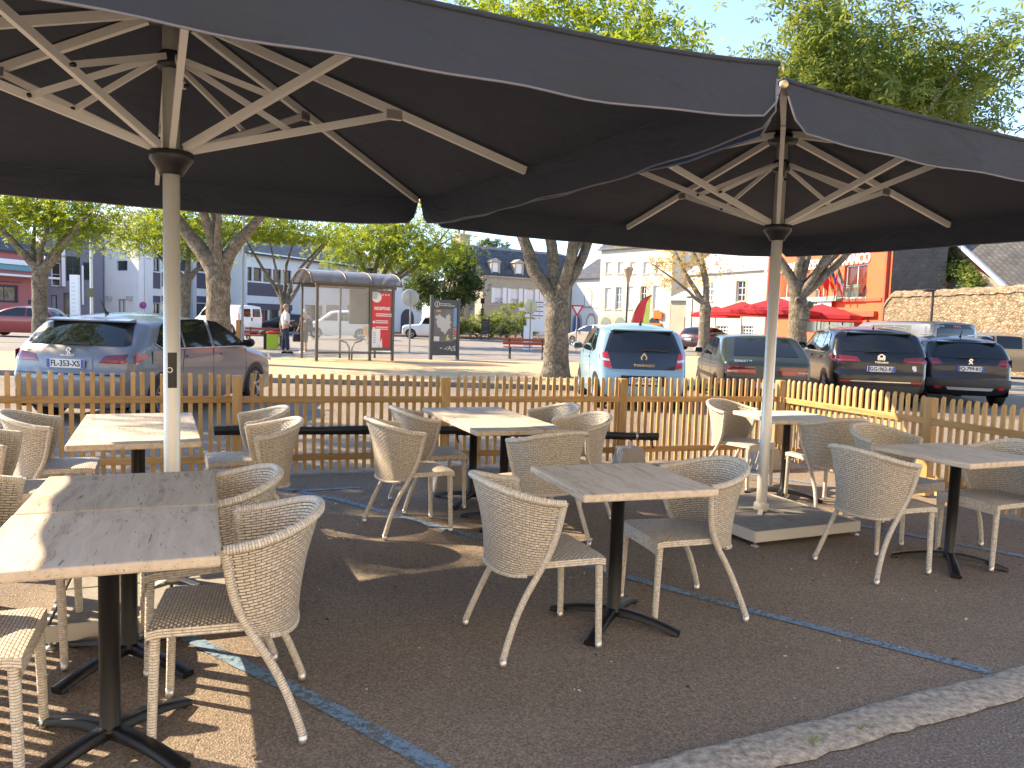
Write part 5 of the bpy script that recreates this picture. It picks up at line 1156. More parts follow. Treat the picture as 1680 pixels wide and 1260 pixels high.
# ---- chapel-like white gable
b=Bld('white_gabled_house','narrow white gabled house with a pointed arch window behind the round tree','house',P2(628,72),P2(692,74),4.4,9,M_WPAL)
wd=b.W; mb=MB(); mb.add([(0,0,4.4),(wd,0,4.4),(wd*.35,0,7.6)],[(0,1,2)]); mb.add([(0,-.25,4.3),(0,9,4.3),(wd*.35,9,7.7),(wd*.35,-.25,7.7)],[(0,1,2,3)],1); mb.add([(wd+.2,-.25,4.2),(wd+.2,9,4.2),(wd*.35,9,7.7),(wd*.35,-.25,7.7)],[(3,2,1,0)],1); mb.build('roof',[M_WPAL,M_SLATE],b.t)
u,z=b.px(645,464); 
def arch(bl,u,z0,w_,h,m,name,pointed=False,y=-.02,th=.06):
    pts=[(u-w_/2,y,z0),(u+w_/2,y,z0),(u+w_/2,y,z0+h*.6)]
    for k in range(1,9):
        t=k/9; 
        if pointed: x=w_/2*(1-t)**.7 if t<.5 else w_/2*(1-t)**.7; pts.append((u+w_/2*math.cos(t*PI/2),y,z0+h*(.6+.4*math.sin(t*PI/2)**.9)))
        else: pts.append((u+w_/2*math.cos(t*PI/2),y,z0+h*.6+h*.4*math.sin(t*PI/2)))
    pts+= [(2*u-p[0],p[1],p[2]) for p in pts[:1:-1]]
    return MB().prism(pts,(0,th,0)).build(name,m,bl.t)
arch(b,u,z-.75,1.0,1.9,M_FRAMEW,'arch_frame',True,-.06); arch(b,u,z-.68,.62,1.65,M_GLASS,'window',True,-.09)
arch(b,b.px(668,532)[0],.0,1.3,2.3,M_DFRAME,'door',False,-.06); b.finish(False)
# ---- stone house with slate mansard
b=Bld('stone_house','long stone house with slate roof, white shutters and two dormers','house',P2(790,84),P2(948,91),6.25,9,M_BEIGE)
for x,k in ((818,0),(844.5,1),(871,2),(897,3)):
    dy=k*1.3; w_=b.win(b.rect(x-6,472+dy,x+6,497+dy),M_FRAMEW,M_SHUT,(1,1),.06,sill=M_STN)
    for sx in (-1,1): b.box('shutter',b.rect(x+sx*6.4,472+dy,x+sx*12.4,498+dy),-.06,-.01,M_SHUT)
    g=MB(); u0,z0,u1,z1=b.rect(x-6,489+dy,x+6,497+dy)
    g.box2((u0,-.10,z1-.03),(u1,-.08,z1)); g.box2((u0,-.10,z0),(u1,-.08,z0+.03)); g.beam((u0,-.09,z0),(u1,-.09,z1),.03,.02,0,(0,1,0)); g.beam((u0,-.09,z1),(u1,-.09,z0),.03,.02,0,(0,1,0)); g.build('railing',M_DFRAME,b.t)
b.box('stone_band',b.rect(792,500,948,503),-.06,-.0,M_STN)
for x in (805,828): b.win(b.rect(x-4,520,x+4,548),M_DFRAME,M_GLASS,(1,2))
u0,z0,u1,z1=b.rect(850,504,905,548); b.box('shopfront',(u0,0,u1,z1),-.08,-.0,M_WHITE)
for x0,x1,y0,y1 in ((852,858,510,517),(861,867,511,518),(852,858,519,530),(861,867,520,530)): b.box('orange_panel',b.rect(x0,y0,x1,y1),-.12,-.06,mat('orange_panel',(.55,.14,.05),.6))
b.win(b.rect(872,512,903,545),M_DFRAME,M_CURT,(3,2)); b.finish()
mb=MB(); D,W,H=b.D,b.W,b.H; h=3.1; iy=2.3; uv=[(0,0),(W,0),(W,4),(0,4)]
mb.add([(0,-.15,H),(W,-.15,H),(W,iy,H+h),(0,iy,H+h)],[(0,1,2,3)],0,False,[uv]); mb.add([(0,iy,H+h),(W,iy,H+h),(W,D/2,H+h+.5),(0,D/2,H+h+.5)],[(0,1,2,3)]); mb.add([(0,D+.1,H),(W,D+.1,H),(W,D/2,H+h+.5),(0,D/2,H+h+.5)],[(3,2,1,0)])
mb.add([(0,-.15,H),(0,iy,H+h),(0,D/2,H+h+.5),(0,D+.1,H)],[(0,1,2,3)]); mb.build('roof',M_SLATE,b.t); b.gutter(b.H+.05,M_STN)
for x,yy in ((814.5,0),(853,2)):
    u0,z0,u1,z1=b.rect(x-7,429+yy,x+7,449+yy); y0=.15
    mb=MB(); mb.box2((u0,y0,z0),(u0+.18,y0+.2,z1)); mb.box2((u1-.18,y0,z0),(u1,y0+.2,z1)); mb.prism([(u0-.15,y0-.1,z1),(u1+.15,y0-.1,z1),((u0+u1)/2,y0-.1,z1+.4)],(0,2.4,0)); mb.box2((u0,y0+.2,z0-.2),(u1,y0+2.2,z1)); 
    d=mb.build('dormer',[M_STN],b.t); MB().box2((u0+.19,y0+.1,z0),(u1-.19,y0+.15,z1-.05)).build('shutter',M_SHUT,d)
c_=Bld('chimney','x','x',P2(770,86),P2(790,86.5),10.9,1.2,M_STN); 
MB().box2((0,0,10.6),(c_.W,1.2,10.9)).build('x',M_STN,c_.t); 
for ch in list(c_.t.children): bpy.data.objects.remove(ch)
bpy.data.objects.remove(c_.t)
MB().box2((-1.3,3,0),(.0,4.6,10.6)).build('chimney_stack',M_STN,b.t); MB().box2((-1.4,2.9,10.6),(.1,4.7,10.85)).build('chimney_cap',M_STN,b.t)
for k in range(2): MB().lathe([(.12,0),(.14,.5),(.10,.52),(0,.52)],(-1.0+.6*k,3.8,10.85),10).build('chimney_pot',mat('terracotta',(.4,.17,.09),.8),b.t)
# ---- white annex
b=Bld('white_annex','white two-storey house with stone arches between the tree and the cream building','house',P2(936,90),P2(984,86),6.6,8,M_WPAL)
arch(b,b.px(965,500)[0],b.px(965,504)[1],1.3,2.2,M_STN,'window_surround',False,-.05); arch(b,b.px(965,500)[0],b.px(965,504)[1]+.1,.9,1.85,M_SHUT,'window',False,-.08)
for x in (947,970): arch(b,b.px(x,530)[0],0,1.7,2.7,M_STN,'door_surround',False,-.05); arch(b,b.px(x,530)[0],.02,1.2,2.35,M_SHUT if x>960 else mat('blue_door',(.05,.12,.38),.5),'door',False,-.08)
b.box('stone_band',b.rect(937,503,984,505.5),-.06,0,M_STN); b.finish(); b.gable(2.4)
# ---- cream building with arches
b=Bld('arcaded_building','tall cream building with arches at street level behind the light blue car','building',P2(981,82),P2(1098,74),9.3,9,M_CREAM)
for x,yt,yb in ((997,472,507),(1014.5,471,508),(1033,470,507),(1055,469.5,506),(1076,468.5,508)):
    b.win(b.rect(x-4,yt,x+4,yb),M_FRAMEW,M_GLASS if x in (1014.5,1055) else M_CURT,(2,3),.08,.18,sill=M_STN)
for x in (998,1018,1038,1060,1080): b.win(b.rect(x-4,430,x+4,449),M_FRAMEW,M_CURT,(2,2),.07,sill=M_STN)
for x in (995,1018,1048,1074):
    u=b.px(x,525)[0]; arch(b,u,0,2.1,b.px(x,517)[1],M_STN,'arch_surround',False,-.05); arch(b,u,.02,1.55,b.px(x,519)[1]-.1,M_GLASS if x!=1048 else M_DFRAME,'arch_window',False,-.09)
b.box('orange_sign',b.rect(1075,511,1088,523),-.25,-.12,mat('sign_orange',(.85,.13,.02),.4)); b.box('red_sign',b.rect(1049,513,1059,519),-.2,-.08,mat('sign_redish',(.75,.12,.10),.4)); b.box('orange_strip',b.rect(1066,530,1086,534),-.22,-.1,mat('sign_orange',(0,0,0)))
b.finish(); b.gable(3.6); b.gutter(9.25,M_GUT)
for x in (1003,1040,1066):
    u=b.px(x,420)[0]; y0=.4; mb=MB(); mb.box2((u-.75,y0,9.3),(u+.75,y0+2.4,10.6)); mb.prism([(u-.95,y0-.1,10.6),(u+.95,y0-.1,10.6),(u,y0-.1,11.5)],(0,2.6,0)); d=mb.build('dormer',M_CREAM,b.t); MB().box2((u-.4,y0-.03,9.5),(u+.4,y0+.02,10.5)).build('pane',M_GLASS,d); q=MB(); q.beam((u-1.0,y0-.15,10.58),(u,y0-.15,11.56),.14,.12,0,(0,1,0)); q.beam((u+1.0,y0-.15,10.58),(u,y0-.15,11.56),.14,.12,0,(0,1,0)); q.build('red_verge',mat('red_verge',(.45,.1,.07),.7),d)
# low beige wall building
b=Bld('low_beige_building','low beige building with a pale sloping roof left of the half bare tree','building',P2(1099,70),P2(1142,68),3.9,7,M_BEIGE)
b.win(b.rect(1123,520,1132,546),M_STN,M_FRAMEW,(1,1),.15,name='door'); b.finish(); b.gable(1.1,mat('pale_metal_roof',(.55,.60,.66),.5)); 
# ---- beige house
b=Bld('cream_house','cream rendered house with stone framed windows left of the orange restaurant','house',P2(1124,67),P2(1257,57.5),6.0,9,M_CREAM)
b.win(b.rect(1209,461,1222,495),M_FRAMEW,M_GLASS,(2,3),.08,sill=M_STN,surround=M_STN); b.win(b.rect(1158,464,1169,494),M_FRAMEW,M_GLASS,(2,3),.08,sill=M_STN)
for x in (1184,1226): b.win(b.rect(x-9,534,x+9,556),M_FRAMEW,M_GLASS,(4,4),.08)
b.box('stone_band',b.rect(1125,510.5,1257,512.5),-.05,0,M_STN); b.finish(); b.gable(3.3,mat('grey_roof',(.40,.40,.42),.6),.2); b.gutter(6.05)
# ---- orange restaurant
b=Bld('orange_restaurant','bright orange restaurant with white lettering, balconies and flags','restaurant',P2(1257,57),P2(1456,42.5),8.6,9,M_ORANGE)
def bw(x0,x1,y0,y1,mull=(2,1)): return b.win(b.rect(x0,y0,x1,y1),M_FRAMEW,M_GLASS,mull,.09,.2)
bw(1386,1420,436,489); bw(1341,1355,438,489); bw(1276,1300,443,489); bw(1310,1326,441,489)
for x0,x1,y0,y1 in ((1375,1419,471,488),(1338,1355,474,488)):
    u0,z0,u1,z1=b.rect(x0,y0,x1,y1); g=MB(); n=int((u1-u0)/.13)
    for z in (z0,z1,z0+(z1-z0)*.85): g.box2((u0,-.46,z-.02),(u1,-.42,z+.02))
    for k in range(n+1): x=u0+(u1-u0)*k/n; g.box2((x-.012,-.45,z0),(x+.012,-.43,z1))
    for x in (u0,u1): g.box2((x-.02,-.44,z1-.02),(x+.02,0,z1+.02))
    g.build('balcony_railing',mat('verdigris',(.20,.36,.30),.5),b.t)
H2=b.px(1350,495)[1]; b.box('cornice',(.3,H2-.08,b.W-.6,H2+.08),-.12,-.0,M_ORD)
H3=b.px(1350,515)[1]; b.box('lower_cornice',(.3,H3-.18,b.W-1.0,H3+.12),-.25,-.0,M_ORD)
b.box('downpipe',(b.W-.35,0,b.W-.18,8.6),-.2,-.03,M_ORD); b.box('downpipe',(.1,0,.3,8.6),-.2,-.03,M_ORD)
u0,z0,u1,z1=b.rect(1296,496,1371,508); bn=b.box('banner',(u0,z0,u1,z1),-.32,-.28,M_WHITE)
text('PIZZERIA',.34,mat('banner_green',(.05,.25,.08),.6),'banner_text',bn,((u0+u1)/2+.6,-.325,(z0+z1)/2+.12),(PI/2,0,0),.004,bold=.01); MB().box2(((u0+u1)/2+.2,-.335,z0+.06),((u0+u1)/2+1.6,-.325,z0+.26)).build('banner_stripe',mat('banner_red',(.6,.05,.08),.6),bn)
b.win(b.rect(1300,522,1400,548),M_DFRAME,M_GLASS,(5,1)); b.box('awning_box',b.rect(1296,490.5,1384,494),-.5,-.13,mat('verdigris',(0,0,0)))
zt=b.px(1419,424)[1]
text('RESTAURANT PIZZERIA DA FRANCO',.80,M_WHITE,'lettering',b.t,(b.px(1258,430)[0]-.15,-.03,zt),(PI/2,0,0),.03,align='LEFT',bold=.018,sx=(b.W-.5-(b.px(1258,430)[0]-.15)-.55)/14.2)
b.finish()
FL=[((1366,470),((.02,.02,.02),(.80,.55,.02),(.65,.03,.03)),'flag with black, yellow and red bands on the orange facade'),((1378,468),((.65,.02,.03),(.65,.02,.03),(.65,.02,.03)),'plain red flag beside the black, yellow and red one'),((1390,466),((.03,.07,.45),(.80,.45,.03),(.65,.03,.03)),'flag with blue, yellow and red bands'),((1401,464),((.05,.30,.12),(.75,.75,.75),(.65,.03,.05)),'flag with green, white and red bands at the right window')]
for (x,y),cs,l in FL:
    u,z=b.px(x,480); loc=Matrix.Rotation(b.ang,4,'Z')@Vector((u,-.45,z)); t=thing('flag',l,'flag',(b.p0[0]+loc.x,b.p0[1]+loc.y,loc.z),b.ang,'flags on the restaurant front')
    tip=Vector((.25,-.9,1.75)); MB().beam((0,0,0),tip,.035,.035).build('flag_pole',mat('flag_pole',(.1,.09,.08),.5),t)
    for k in range(3):
        g=[]
        for i in range(7):
            q=tip*(1-.62*i/6); drop=.95-.25*i/6
            g.append([(q.x-.02+(.05*math.sin(i*1.3+v*2)),q.y+.05*math.sin(i*2.1),q.z-drop*v+(-.05*i*v)) for v in (k/3,(k+.5)/3,(k+1)/3)])
        MB().grid(g,0,True).build('flag_band',mat('flag%.2f%.2f%.2f'%cs[k],cs[k],.7),t)
# ---- slate clad side + walled house with ivy
b=Bld('slate_clad_house','tall house side clad in dark slates right of the orange restaurant','house',P2(1457,42.3),P2(1545,41.2),10.5,9,M_SLATEW)
W,H=b.W,10.5; MB().add([(0,-.03,0),(W,-.03,0),(W,-.03,H),(0,-.03,H)],[(0,1,2,3)],0,False,[[(0,0),(W,0),(W,H),(0,H)]]).build('slate_cladding',M_SLATEW,b.t); b.finish()
b=Bld('walled_stone_house','old stone house with a slate roof, ivy and white window behind the rubble wall','house',P2(1547,42.0),P2(1790,36.0),6.4,9,wallmat('grey_rubble',(.34,.29,.23),(.22,.19,.15),3))
b.win(b.rect(1570,453,1586,476),M_FRAMEW,M_GLASS,(2,3),.1,sill=M_STN)
zr=b.px(1650,472)[1]
pts=[(0,b.px(1556,412)[1]+.9),(b.px(1556,412)[0],b.px(1556,412)[1]),(b.px(1600,440)[0],b.px(1600,440)[1]),(b.px(1648,471)[0],b.px(1648,471)[1]),(b.W,b.px(1648,471)[1]-2.2)]
b.H=3.2; b.finish(False)
mb=MB(); mb.add([(0,0,3.2),(pts[3][0],0,3.2),(pts[3][0],0,pts[3][1]),(pts[1][0],0,pts[1][1]),(0,0,pts[0][1])],[(0,1,2,3,4)]); mb.build('gable_wall',b.m,b.t)
A=Vector((pts[0][0],-.15,pts[0][1])); B=Vector((pts[3][0]+1,-.15,pts[3][1]-.75)); r=Vector((9.5,5.5,3.4))
mb=MB(); L=(B-A).length; mb.add([A,B,B+r,A+r],[(0,1,2,3)],0,False,[[(0,0),(L,0),(L,11),(0,11)]]); mb.build('roof',M_SLATEO,b.t)
MB().beam(A+Vector((0,-.1,0)),B+Vector((0,-.1,0)),.16,.34,0,(0,1,0)).build('verge_board',M_WHITE,b.t)
b2=Bld('slate_roofed_barn','slate roof of a further house at the upper right edge','house',P2(1600,52),P2(1800,46),6.6,8,M_STN); b2.finish(); b2.gable(4.5,M_SLATE)
def ivy(name,label,cat,spots,leaf,seed,sig,nper,l):
    base=spots[0]; t=thing(name,label,cat,tuple(base)); rs=np.random.RandomState(seed)
    T=MB()
    for q in spots[1:6]: T.tube([(0,0,-.5),tuple((Vector(q)-Vector(base))*.6),tuple(Vector(q)-Vector(base))],[.03,.02,.01],5)
    T.build('stem',M_BARK,t); leaves('foliage',[tuple(s) for s in spots],sig,nper,l,leaf,t,rs,org=tuple(base))
def bp(x,y,off=-.25): u,z=b.px(x,y); v=Matrix.Rotation(b.ang,3,'Z')@Vector((u,off,0)); return Vector((b.p0[0]+v.x,b.p0[1]+v.y,z))
ivy('ivy','dark green ivy under the white verge of the stone house','ivy',[bp(x,y) for x,y in ((1556,430),(1560,420),(1568,436),(1575,446),(1580,440),(1565,446),(1553,445),(1572,425),(1585,448))],L_DEEP,3,(.35,.12,.3),90,.16)
ivy('ivy','yellow green creeper right of the small white window','ivy',[bp(x,y) for x,y in ((1592,450),(1596,462),(1604,468),(1600,455),(1610,466),(1596,472),(1590,444))],L_LIME,4,(.28,.12,.25),80,.15)
# ---- rubble wall
wa,wb=P2(1449,40.5),P2(1760,29.0); b=Bld('rubble_wall','long golden rubble stone wall at the right','wall',wa,wb,3.62,.5,M_STONE)
W=b.W; mb=MB(); n=40; g=[]
rr_=random.Random(5)
for i in range(n+1):
    u=W*i/n; h=3.62+rr_.uniform(-.04,.04)-(.5*max(0,1-u/.5))
    g.append([(u,-.0,0),(u,.0,h-.3),(u,-.07,h-.28),(u,-.05,h-.1),(u,.10,h+.02),(u,.38,h+.02),(u,.52,h-.2),(u,.5,0)])
mb.grid(g,0,False,None,False); mb.add([g[0][k] for k in range(8)],[tuple(range(8))]); mb.build('masonry',M_STONE,b.t)
# ---- facade added unseen behind the viewer to bounce warm light onto the terrace
M_BOUNCE=wallmat('bounce_facade_render',(.78,.70,.58),(.70,.62,.50))
c0=k0+kn*5.3; b=Bld('bounce_facade','cream cafe front added unseen behind the viewer for warm bounce light','building',tuple(c0+kd*22),tuple(c0-kd*22),7.0,8,M_BOUNCE)
for k in range(9):
    if k in (1,3,5,7): b.win((2+4.7*k,.6,4.0+4.7*k,2.7),M_DFRAME,M_GLASS,(2,1))
    b.win((2.6+4.7*k,4.2,3.7+4.7*k,5.9),M_FRAMEW,M_GLASS,(2,2))
b.finish(); b.gable(3)
# ================================================================= square furniture and people
M_SHEL=mat('shelter_bronze',(.12,.10,.085),.45,.5); M_PANE=mat('clear_pane',(.75,.78,.78),.02,0,alpha=.13,spec=.8); M_TINT=mat('smoked_roof',(.22,.22,.24),.15,0,alpha=.72)
M_POST=mat('grey_post',(.30,.29,.27),.45,.5); M_REDS=mat('sign_red',(0,0,0)); M_ANTH=mat('anthracite',(.055,.057,.065),.45)
# ---- bus shelter
A=at(519,592,ZP); B=at(645,592,ZP); 
d=Vector((B.x-A.x,B.y-A.y)); L=d.length; an=math.atan2(d.y,d.x)
t=thing('bus_shelter','glass bus shelter with a curved smoked roof and a red poster','bus shelter',(A.x,A.y,ZP+.004),an); D=1.45; Hs=2.3
for x in (0,L*.68,L-.04): MB().beam((x,0,0),(x,0,Hs),.08,.08,0,(0,1,0)).build('post',M_SHEL,t)
for x in (.0,L*.5,L-.04): MB().beam((x,D,0),(x,D,Hs),.06,.06,0,(0,1,0)).build('post',M_SHEL,t)
MB().box2((-.06,-.05,Hs),(L+.05,.05,Hs+.09)).build('beam',M_SHEL,t); MB().box2((-.06,D-.05,Hs-.02),(L+.05,D+.05,Hs+.06)).build('beam',M_SHEL,t)
g=[];n=10
for i in range(n+1):
    a=PI*i/n; g.append([(x,D/2-.05-(D/2+.22)*math.cos(a),Hs+.08+.42*math.sin(a)) for x in (-.25,L*.33,L*.66,L+.12)])
MB().grid(g,0,True).build('roof',M_TINT,t)
for x in (-.25,L*.33,L*.66,L+.12): MB().tube([(x,D/2-.05-(D/2+.22)*math.cos(PI*i/n),Hs+.08+.42*math.sin(PI*i/n)) for i in range(n+1)],.025,8).build('roof_hoop',M_SHEL,t)
for y in (-.27,D+.17): MB().beam((-.27,y,Hs+.08),(L+.14,y,Hs+.08),.05,.06).build('roof_edge',M_SHEL,t)
MB().box2((.05,.0,.25),(L*.66,.012,Hs)).build('front_pane',M_PANE,t); MB().box2((.02,D-.02,.3),(L*.5,D-.01,Hs-.05)).build('back_pane',M_PANE,t); MB().box2((L*.52,D-.02,.3),(L-.05,D-.01,Hs-.05)).build('back_pane',M_PANE,t)
MB().box2((L-.03,.05,.25),(L-.02,D-.05,Hs)).build('side_pane',M_PANE,t)
MB().box2((.0,-.02,.22),(L,.03,.27)).build('rail',M_SHEL,t)
MB().box2((L*.41,.04,1.15),(L*.665,.08,2.22)).build('timetable_board',mat('board_brown',(.20,.165,.12),.5,vary=(3,.5,(.14,.11,.08))),t)
MB().box2((L*.60,.05,.78),(L*.655,.06,1.1)).build('notice',mat('notice_orange',(.8,.55,.25),.6),t)
MB().box2((.12,D*.6,.60),(L*.66,D*.6+.32,.65)).build('bench_seat',mat('bench_steel',(.45,.44,.42),.35,.7),t)
for sg in (1,-1):
    x0=L*.52
    MB().tube([(x0+sg*.04,.6,0),(x0+sg*.05,.6,.38),(x0+sg*.14,.6,.54),(x0+sg*.38,.6,.62)],.028,8).build('bench_leg',M_SHEL,t)
PX0,PX1=L*.70,L*.945
po=MB().box2((PX0-.04,-.02,.32),(L-.0,.06,2.24)).build('advert_case',mat('advert_back',(.13,.105,.08),.4),t)
MB().box2((PX0,-.032,.42),(PX1,-.022,2.18)).build('poster',mat('poster_red',(.66,.035,.04),.4),po)
MB().box2((PX0,-.038,.42),(PX0+.28,-.033,1.0)).build('poster_sheet',M_WHITE,po); MB().lathe([(0,-.004),(.17,-.004),(.17,0),(0,0)],(PX0+.14,-.034,2.02),20,axis='y').build('poster_blob',M_WHITE,po); MB().box2((PX0,-.038,1.95),(PX0+.16,-.034,2.18)).build('poster_blob',M_WHITE,po)
text('INSCRIPTIONS',.135,M_WHITE,'poster_text',po,((PX0+PX1)/2+.02,-.036,1.66),(PI/2,0,0),.002,bold=.005,sx=.60)
for z in (1.48,1.42,1.26,1.20,1.06,1.0): MB().box2((PX0+.12,-.038,z),(PX0+.12+(.42 if z<1.4 else .55),-.034,z+.025)).build('poster_line',M_WHITE,po)
for z in (1.23,1.03): MB().lathe([(0,-.004),(.045,-.004),(.045,0),(0,0)],(PX0+.06,-.034,z),12,axis='y').build('poster_dot',M_WHITE,po)
for k in range(3): MB().lathe([(0,-.004),(.028,-.004),(.028,0),(0,0)],(PX1-.28+.1*k,-.034,2.10),10,axis='y').build('poster_dot',M_WHITE,po)
for k in range(7): MB().box2((PX0+.04,-.042,.90-.055*k),(PX0+.04+.09+.06*((k*3)%3),-.038,.912-.055*k)).build('sheet_line',M_ANTH,po)
MB().prism([(PX0+.2,-.038,.42),(PX0+.36,-.038,.42),(PX0+.34,-.038,.72)],(0,.003,0)).build('poster_wedge',M_WHITE,po)
# ---- information panel
A=at(706,590,ZP); B=at(748,590,ZP); d=Vector((B.x-A.x,B.y-A.y)); L=1.05; an=math.atan2(d.y,d.x)
t=thing('information_panel','tall anthracite town map panel with a white i in a ring','sign board',(A.x,A.y,ZP),an)
for x in (0,L): MB().box2((x-.05,-.05,0),(x+.05,.05,2.12 if x else 2.2)).build('post',M_ANTH,t)
bd=MB().box2((.055,-.035,.15),(L-.055,.035,2.06)).build('board',M_ANTH,t)
MB().box2((.08,-.042,.62),(.80,-.036,1.74)).build('map_field',mat('map_brown',(.19,.165,.15),.5,vary=(3,.8,(.10,.09,.12))),bd)
mp=[(.14,1.50),(.22,1.52),(.30,1.56),(.36,1.50),(.44,1.46),(.52,1.40),(.56,1.52),(.66,1.58),(.72,1.48),(.70,1.36),(.76,1.30),(.70,1.22),(.74,1.10),(.64,1.06),(.58,.96),(.50,.86),(.46,.96),(.36,.98),(.34,1.10),(.24,1.10),(.20,1.22),(.16,1.30),(.22,1.38),(.12,1.44)]
MB().prism([(x,-.048,z) for x,z in mp],(0,.005,0)).build('map_shape',mat('map_grey',(.46,.47,.46),.5),bd)
MB().box2((.09,-.048,.64),(.30,-.043,.80)).build('map_legend',mat('map_legend',(.6,.6,.6),.5),bd)
MB().prism([(.55,-.048,.66),(.72,-.048,.68),(.70,-.048,.76),(.64,-.048,.75),(.66,-.048,.86),(.60,-.048,.86)],(0,.005,0)).build('map_patch',mat('map_yellow',(.55,.5,.15),.5),bd)
MB().prism([(.16,-.048,1.64),(.36,-.048,1.64),(.32,-.048,1.70),(.2,-.048,1.71)],(0,.005,0)).build('map_patch',mat('map_ochre',(.5,.35,.1),.5),bd)
for k,(c,h) in enumerate((((.12,.28,.55),.66),((.5,.22,.1),.12),((.5,.1,.2),.16),((.55,.4,.12),.09))):
    z1=1.80-[0,.68,.82,1.0][k]; MB().box2((.87,-.044,z1-h),(.965,-.038,z1)).build('index_block',mat('idx%d'%k,c,.5),bd)
for k in range(14): MB().box2((.825,-.044,.68+.08*k),(.862,-.038,.70+.08*k)).build('index_line',M_WHITE,bd)
MB().lathe([(.085,-.004),(.10,-.004),(.10,.002),(.085,.002)],(.19,-.042,1.90),24,axis='y').build('ring',M_WHITE,bd)
text('i',.17,M_WHITE,'letter',bd,(.19,-.042,1.90),(PI/2,0,0),.002,bold=.003)
text('Renseignements\nInformations générales',.062,M_WHITE,'heading',bd,(.31,-.042,1.895),(PI/2,0,0),.002,'LEFT')
rq=random.Random(2)
for k in range(26): 
    x=rq.uniform(.5,.92); z=.38+rq.uniform(-.11,.11)*(x-.3)*1.6; MB().box2((x,-.044,z),(x+rq.uniform(.02,.06),-.038,z+rq.uniform(.012,.025))).build('logo_speck',mat('logo_tan',(.75,.68,.58),.5) if k%3 else M_WHITE,bd)
MB().box2((.34,-.044,.39),(.42,-.038,.41)).build('logo_dash',M_WHITE,bd)
# ---- benches
M_BSL=mat('bench_wood',(.30,.06,.03),.45,bump=(30,.2)); M_IRON=mat('cast_iron',(.012,.012,.013),.5)
def bench(loc,rz,label):
    t=thing('park_bench',label,'bench',loc,rz,'wooden benches on the square'); L=1.75
    for k in range(3): MB().box2((0,.05+.13*k,.43),(L,.16+.13*k,.465)).build('seat_slat',M_BSL,t,bevel=.006)
    for k in range(2): MB().box((L/2,.47+.05*k,.58+.13*k),(L,.035,.10)).build('back_slat',M_BSL,t,bevel=.006)
    for x in (.25,L-.25):
        m=MB(); m.beam((x,.0,.41),(x,.44,.41),.05,.035); m.tube([(x,.02,0),(x,.09,.10),(x,.08,.25),(x,.03,.40)],.028,7); m.tube([(x,.46,0),(x,.39,.10),(x,.40,.25),(x,.45,.42),(x,.50,.60),(x,.53,.78)],.028,7)
        m.tube([(x,.24+.13*math.cos(R(k*24)),.25+.14*math.sin(R(k*24))) for k in range(16)],.016,6); m.box((x,.02,.012),(.05,.10,.024)); m.box((x,.46,.012),(.05,.10,.024)); m.build('cast_iron_leg',M_IRON,t)
    return t
p=at(826,589,ZP); bench((p.x,p.y,ZP),R(6),'brown slatted bench standing alone on the sand left of the big chestnut')
p=at(402,566,ZP); bench((p.x-.2,p.y,ZP),R(-2),'dark brown bench partly behind the grey lamp post near the standing man')
p=atY(419,546,at(402,566,ZP).y+.2); m=MB(); m.ico((0,0,.0),.16,(1.3,.8,.7),0,10); tag(m.build('handbag',mat('bag_brown',(.06,.04,.03),.7),loc=(p.x+.35,p.y,ZP+.56)),'dark bag lying on the bench beside the standing man','bag')
# ---- posts, signs and lamps
def post(t,h,r=.035,m=None,n=12,top=0): return MB().tube([(0,0,0),(0,0,h)],[r,r*(1-top)],n).build('post',m or M_POST,t)
def sgn(name,label,px,py,Y,cat='road sign'):
    p=atY(px,py,Y); z=ZP if Y<38 else 0; return thing(name,label,cat,(p.x,p.y,z),0)
t=sgn('round_road_sign','round road sign seen from its grey back between shelter and information panel',672,560,31); post(t,2.35); MB().lathe([(0,-.01),(.33,-.01),(.34,0),(.33,.01),(0,.01)],(0,-.05,2.2),28,axis='y').build('disc',mat('sign_back',(.42,.40,.36),.5,.3),t); MB().box2((-.03,-.075,1.98),(.03,-.062,2.42)).build('bracket',M_POST,t)
t=sgn('round_road_sign','round road sign seen from its back above a white cabinet near the bench',869,560,40); post(t,2.35,.03,mat('rusty_post',(.30,.20,.16),.6)); MB().lathe([(0,-.01),(.33,-.01),(.34,0),(.33,.01),(0,.01)],(0,-.05,2.4-.2+.08),28,axis='y').build('disc',mat('sign_back2',(.50,.45,.30),.5,.2),t); MB().box2((-.03,-.075,2.05),(.03,-.062,2.45)).build('bracket',M_POST,t)
t=sgn('white_cabinet','plain white utility cabinet behind the round sign post',866,560,41.5,'cabinet'); MB().box((0,0,.62),(.48,.35,1.24)).build('cabinet_body',M_WHITE,t,bevel=.02); MB().box((0,0,1.26),(.52,.39,.04)).build('lid',M_WHITE,t,bevel=.01)
t=sgn('give_way_sign','triangular give way sign with a red rim right of the big chestnut',945,560,44)
post(t,2.6,.035,M_POST); 
def tri(s,z,y,m,nm): MB().prism([(-s,y,z+s*.58),(s,y,z+s*.58),(0,y,z-s*1.15)],(0,.02,0)).build(nm,m,t)
tri(.38,2.3,-.06,mat('sign_red2',(.62,.03,.04),.4),'triangle'); tri(.23,2.3,-.075,M_WHITE,'white_field')
t=sgn('direction_signpost','stack of white arrow direction signs above a white street map board',883,560,60,'signpost'); post(t,3.2,.05)
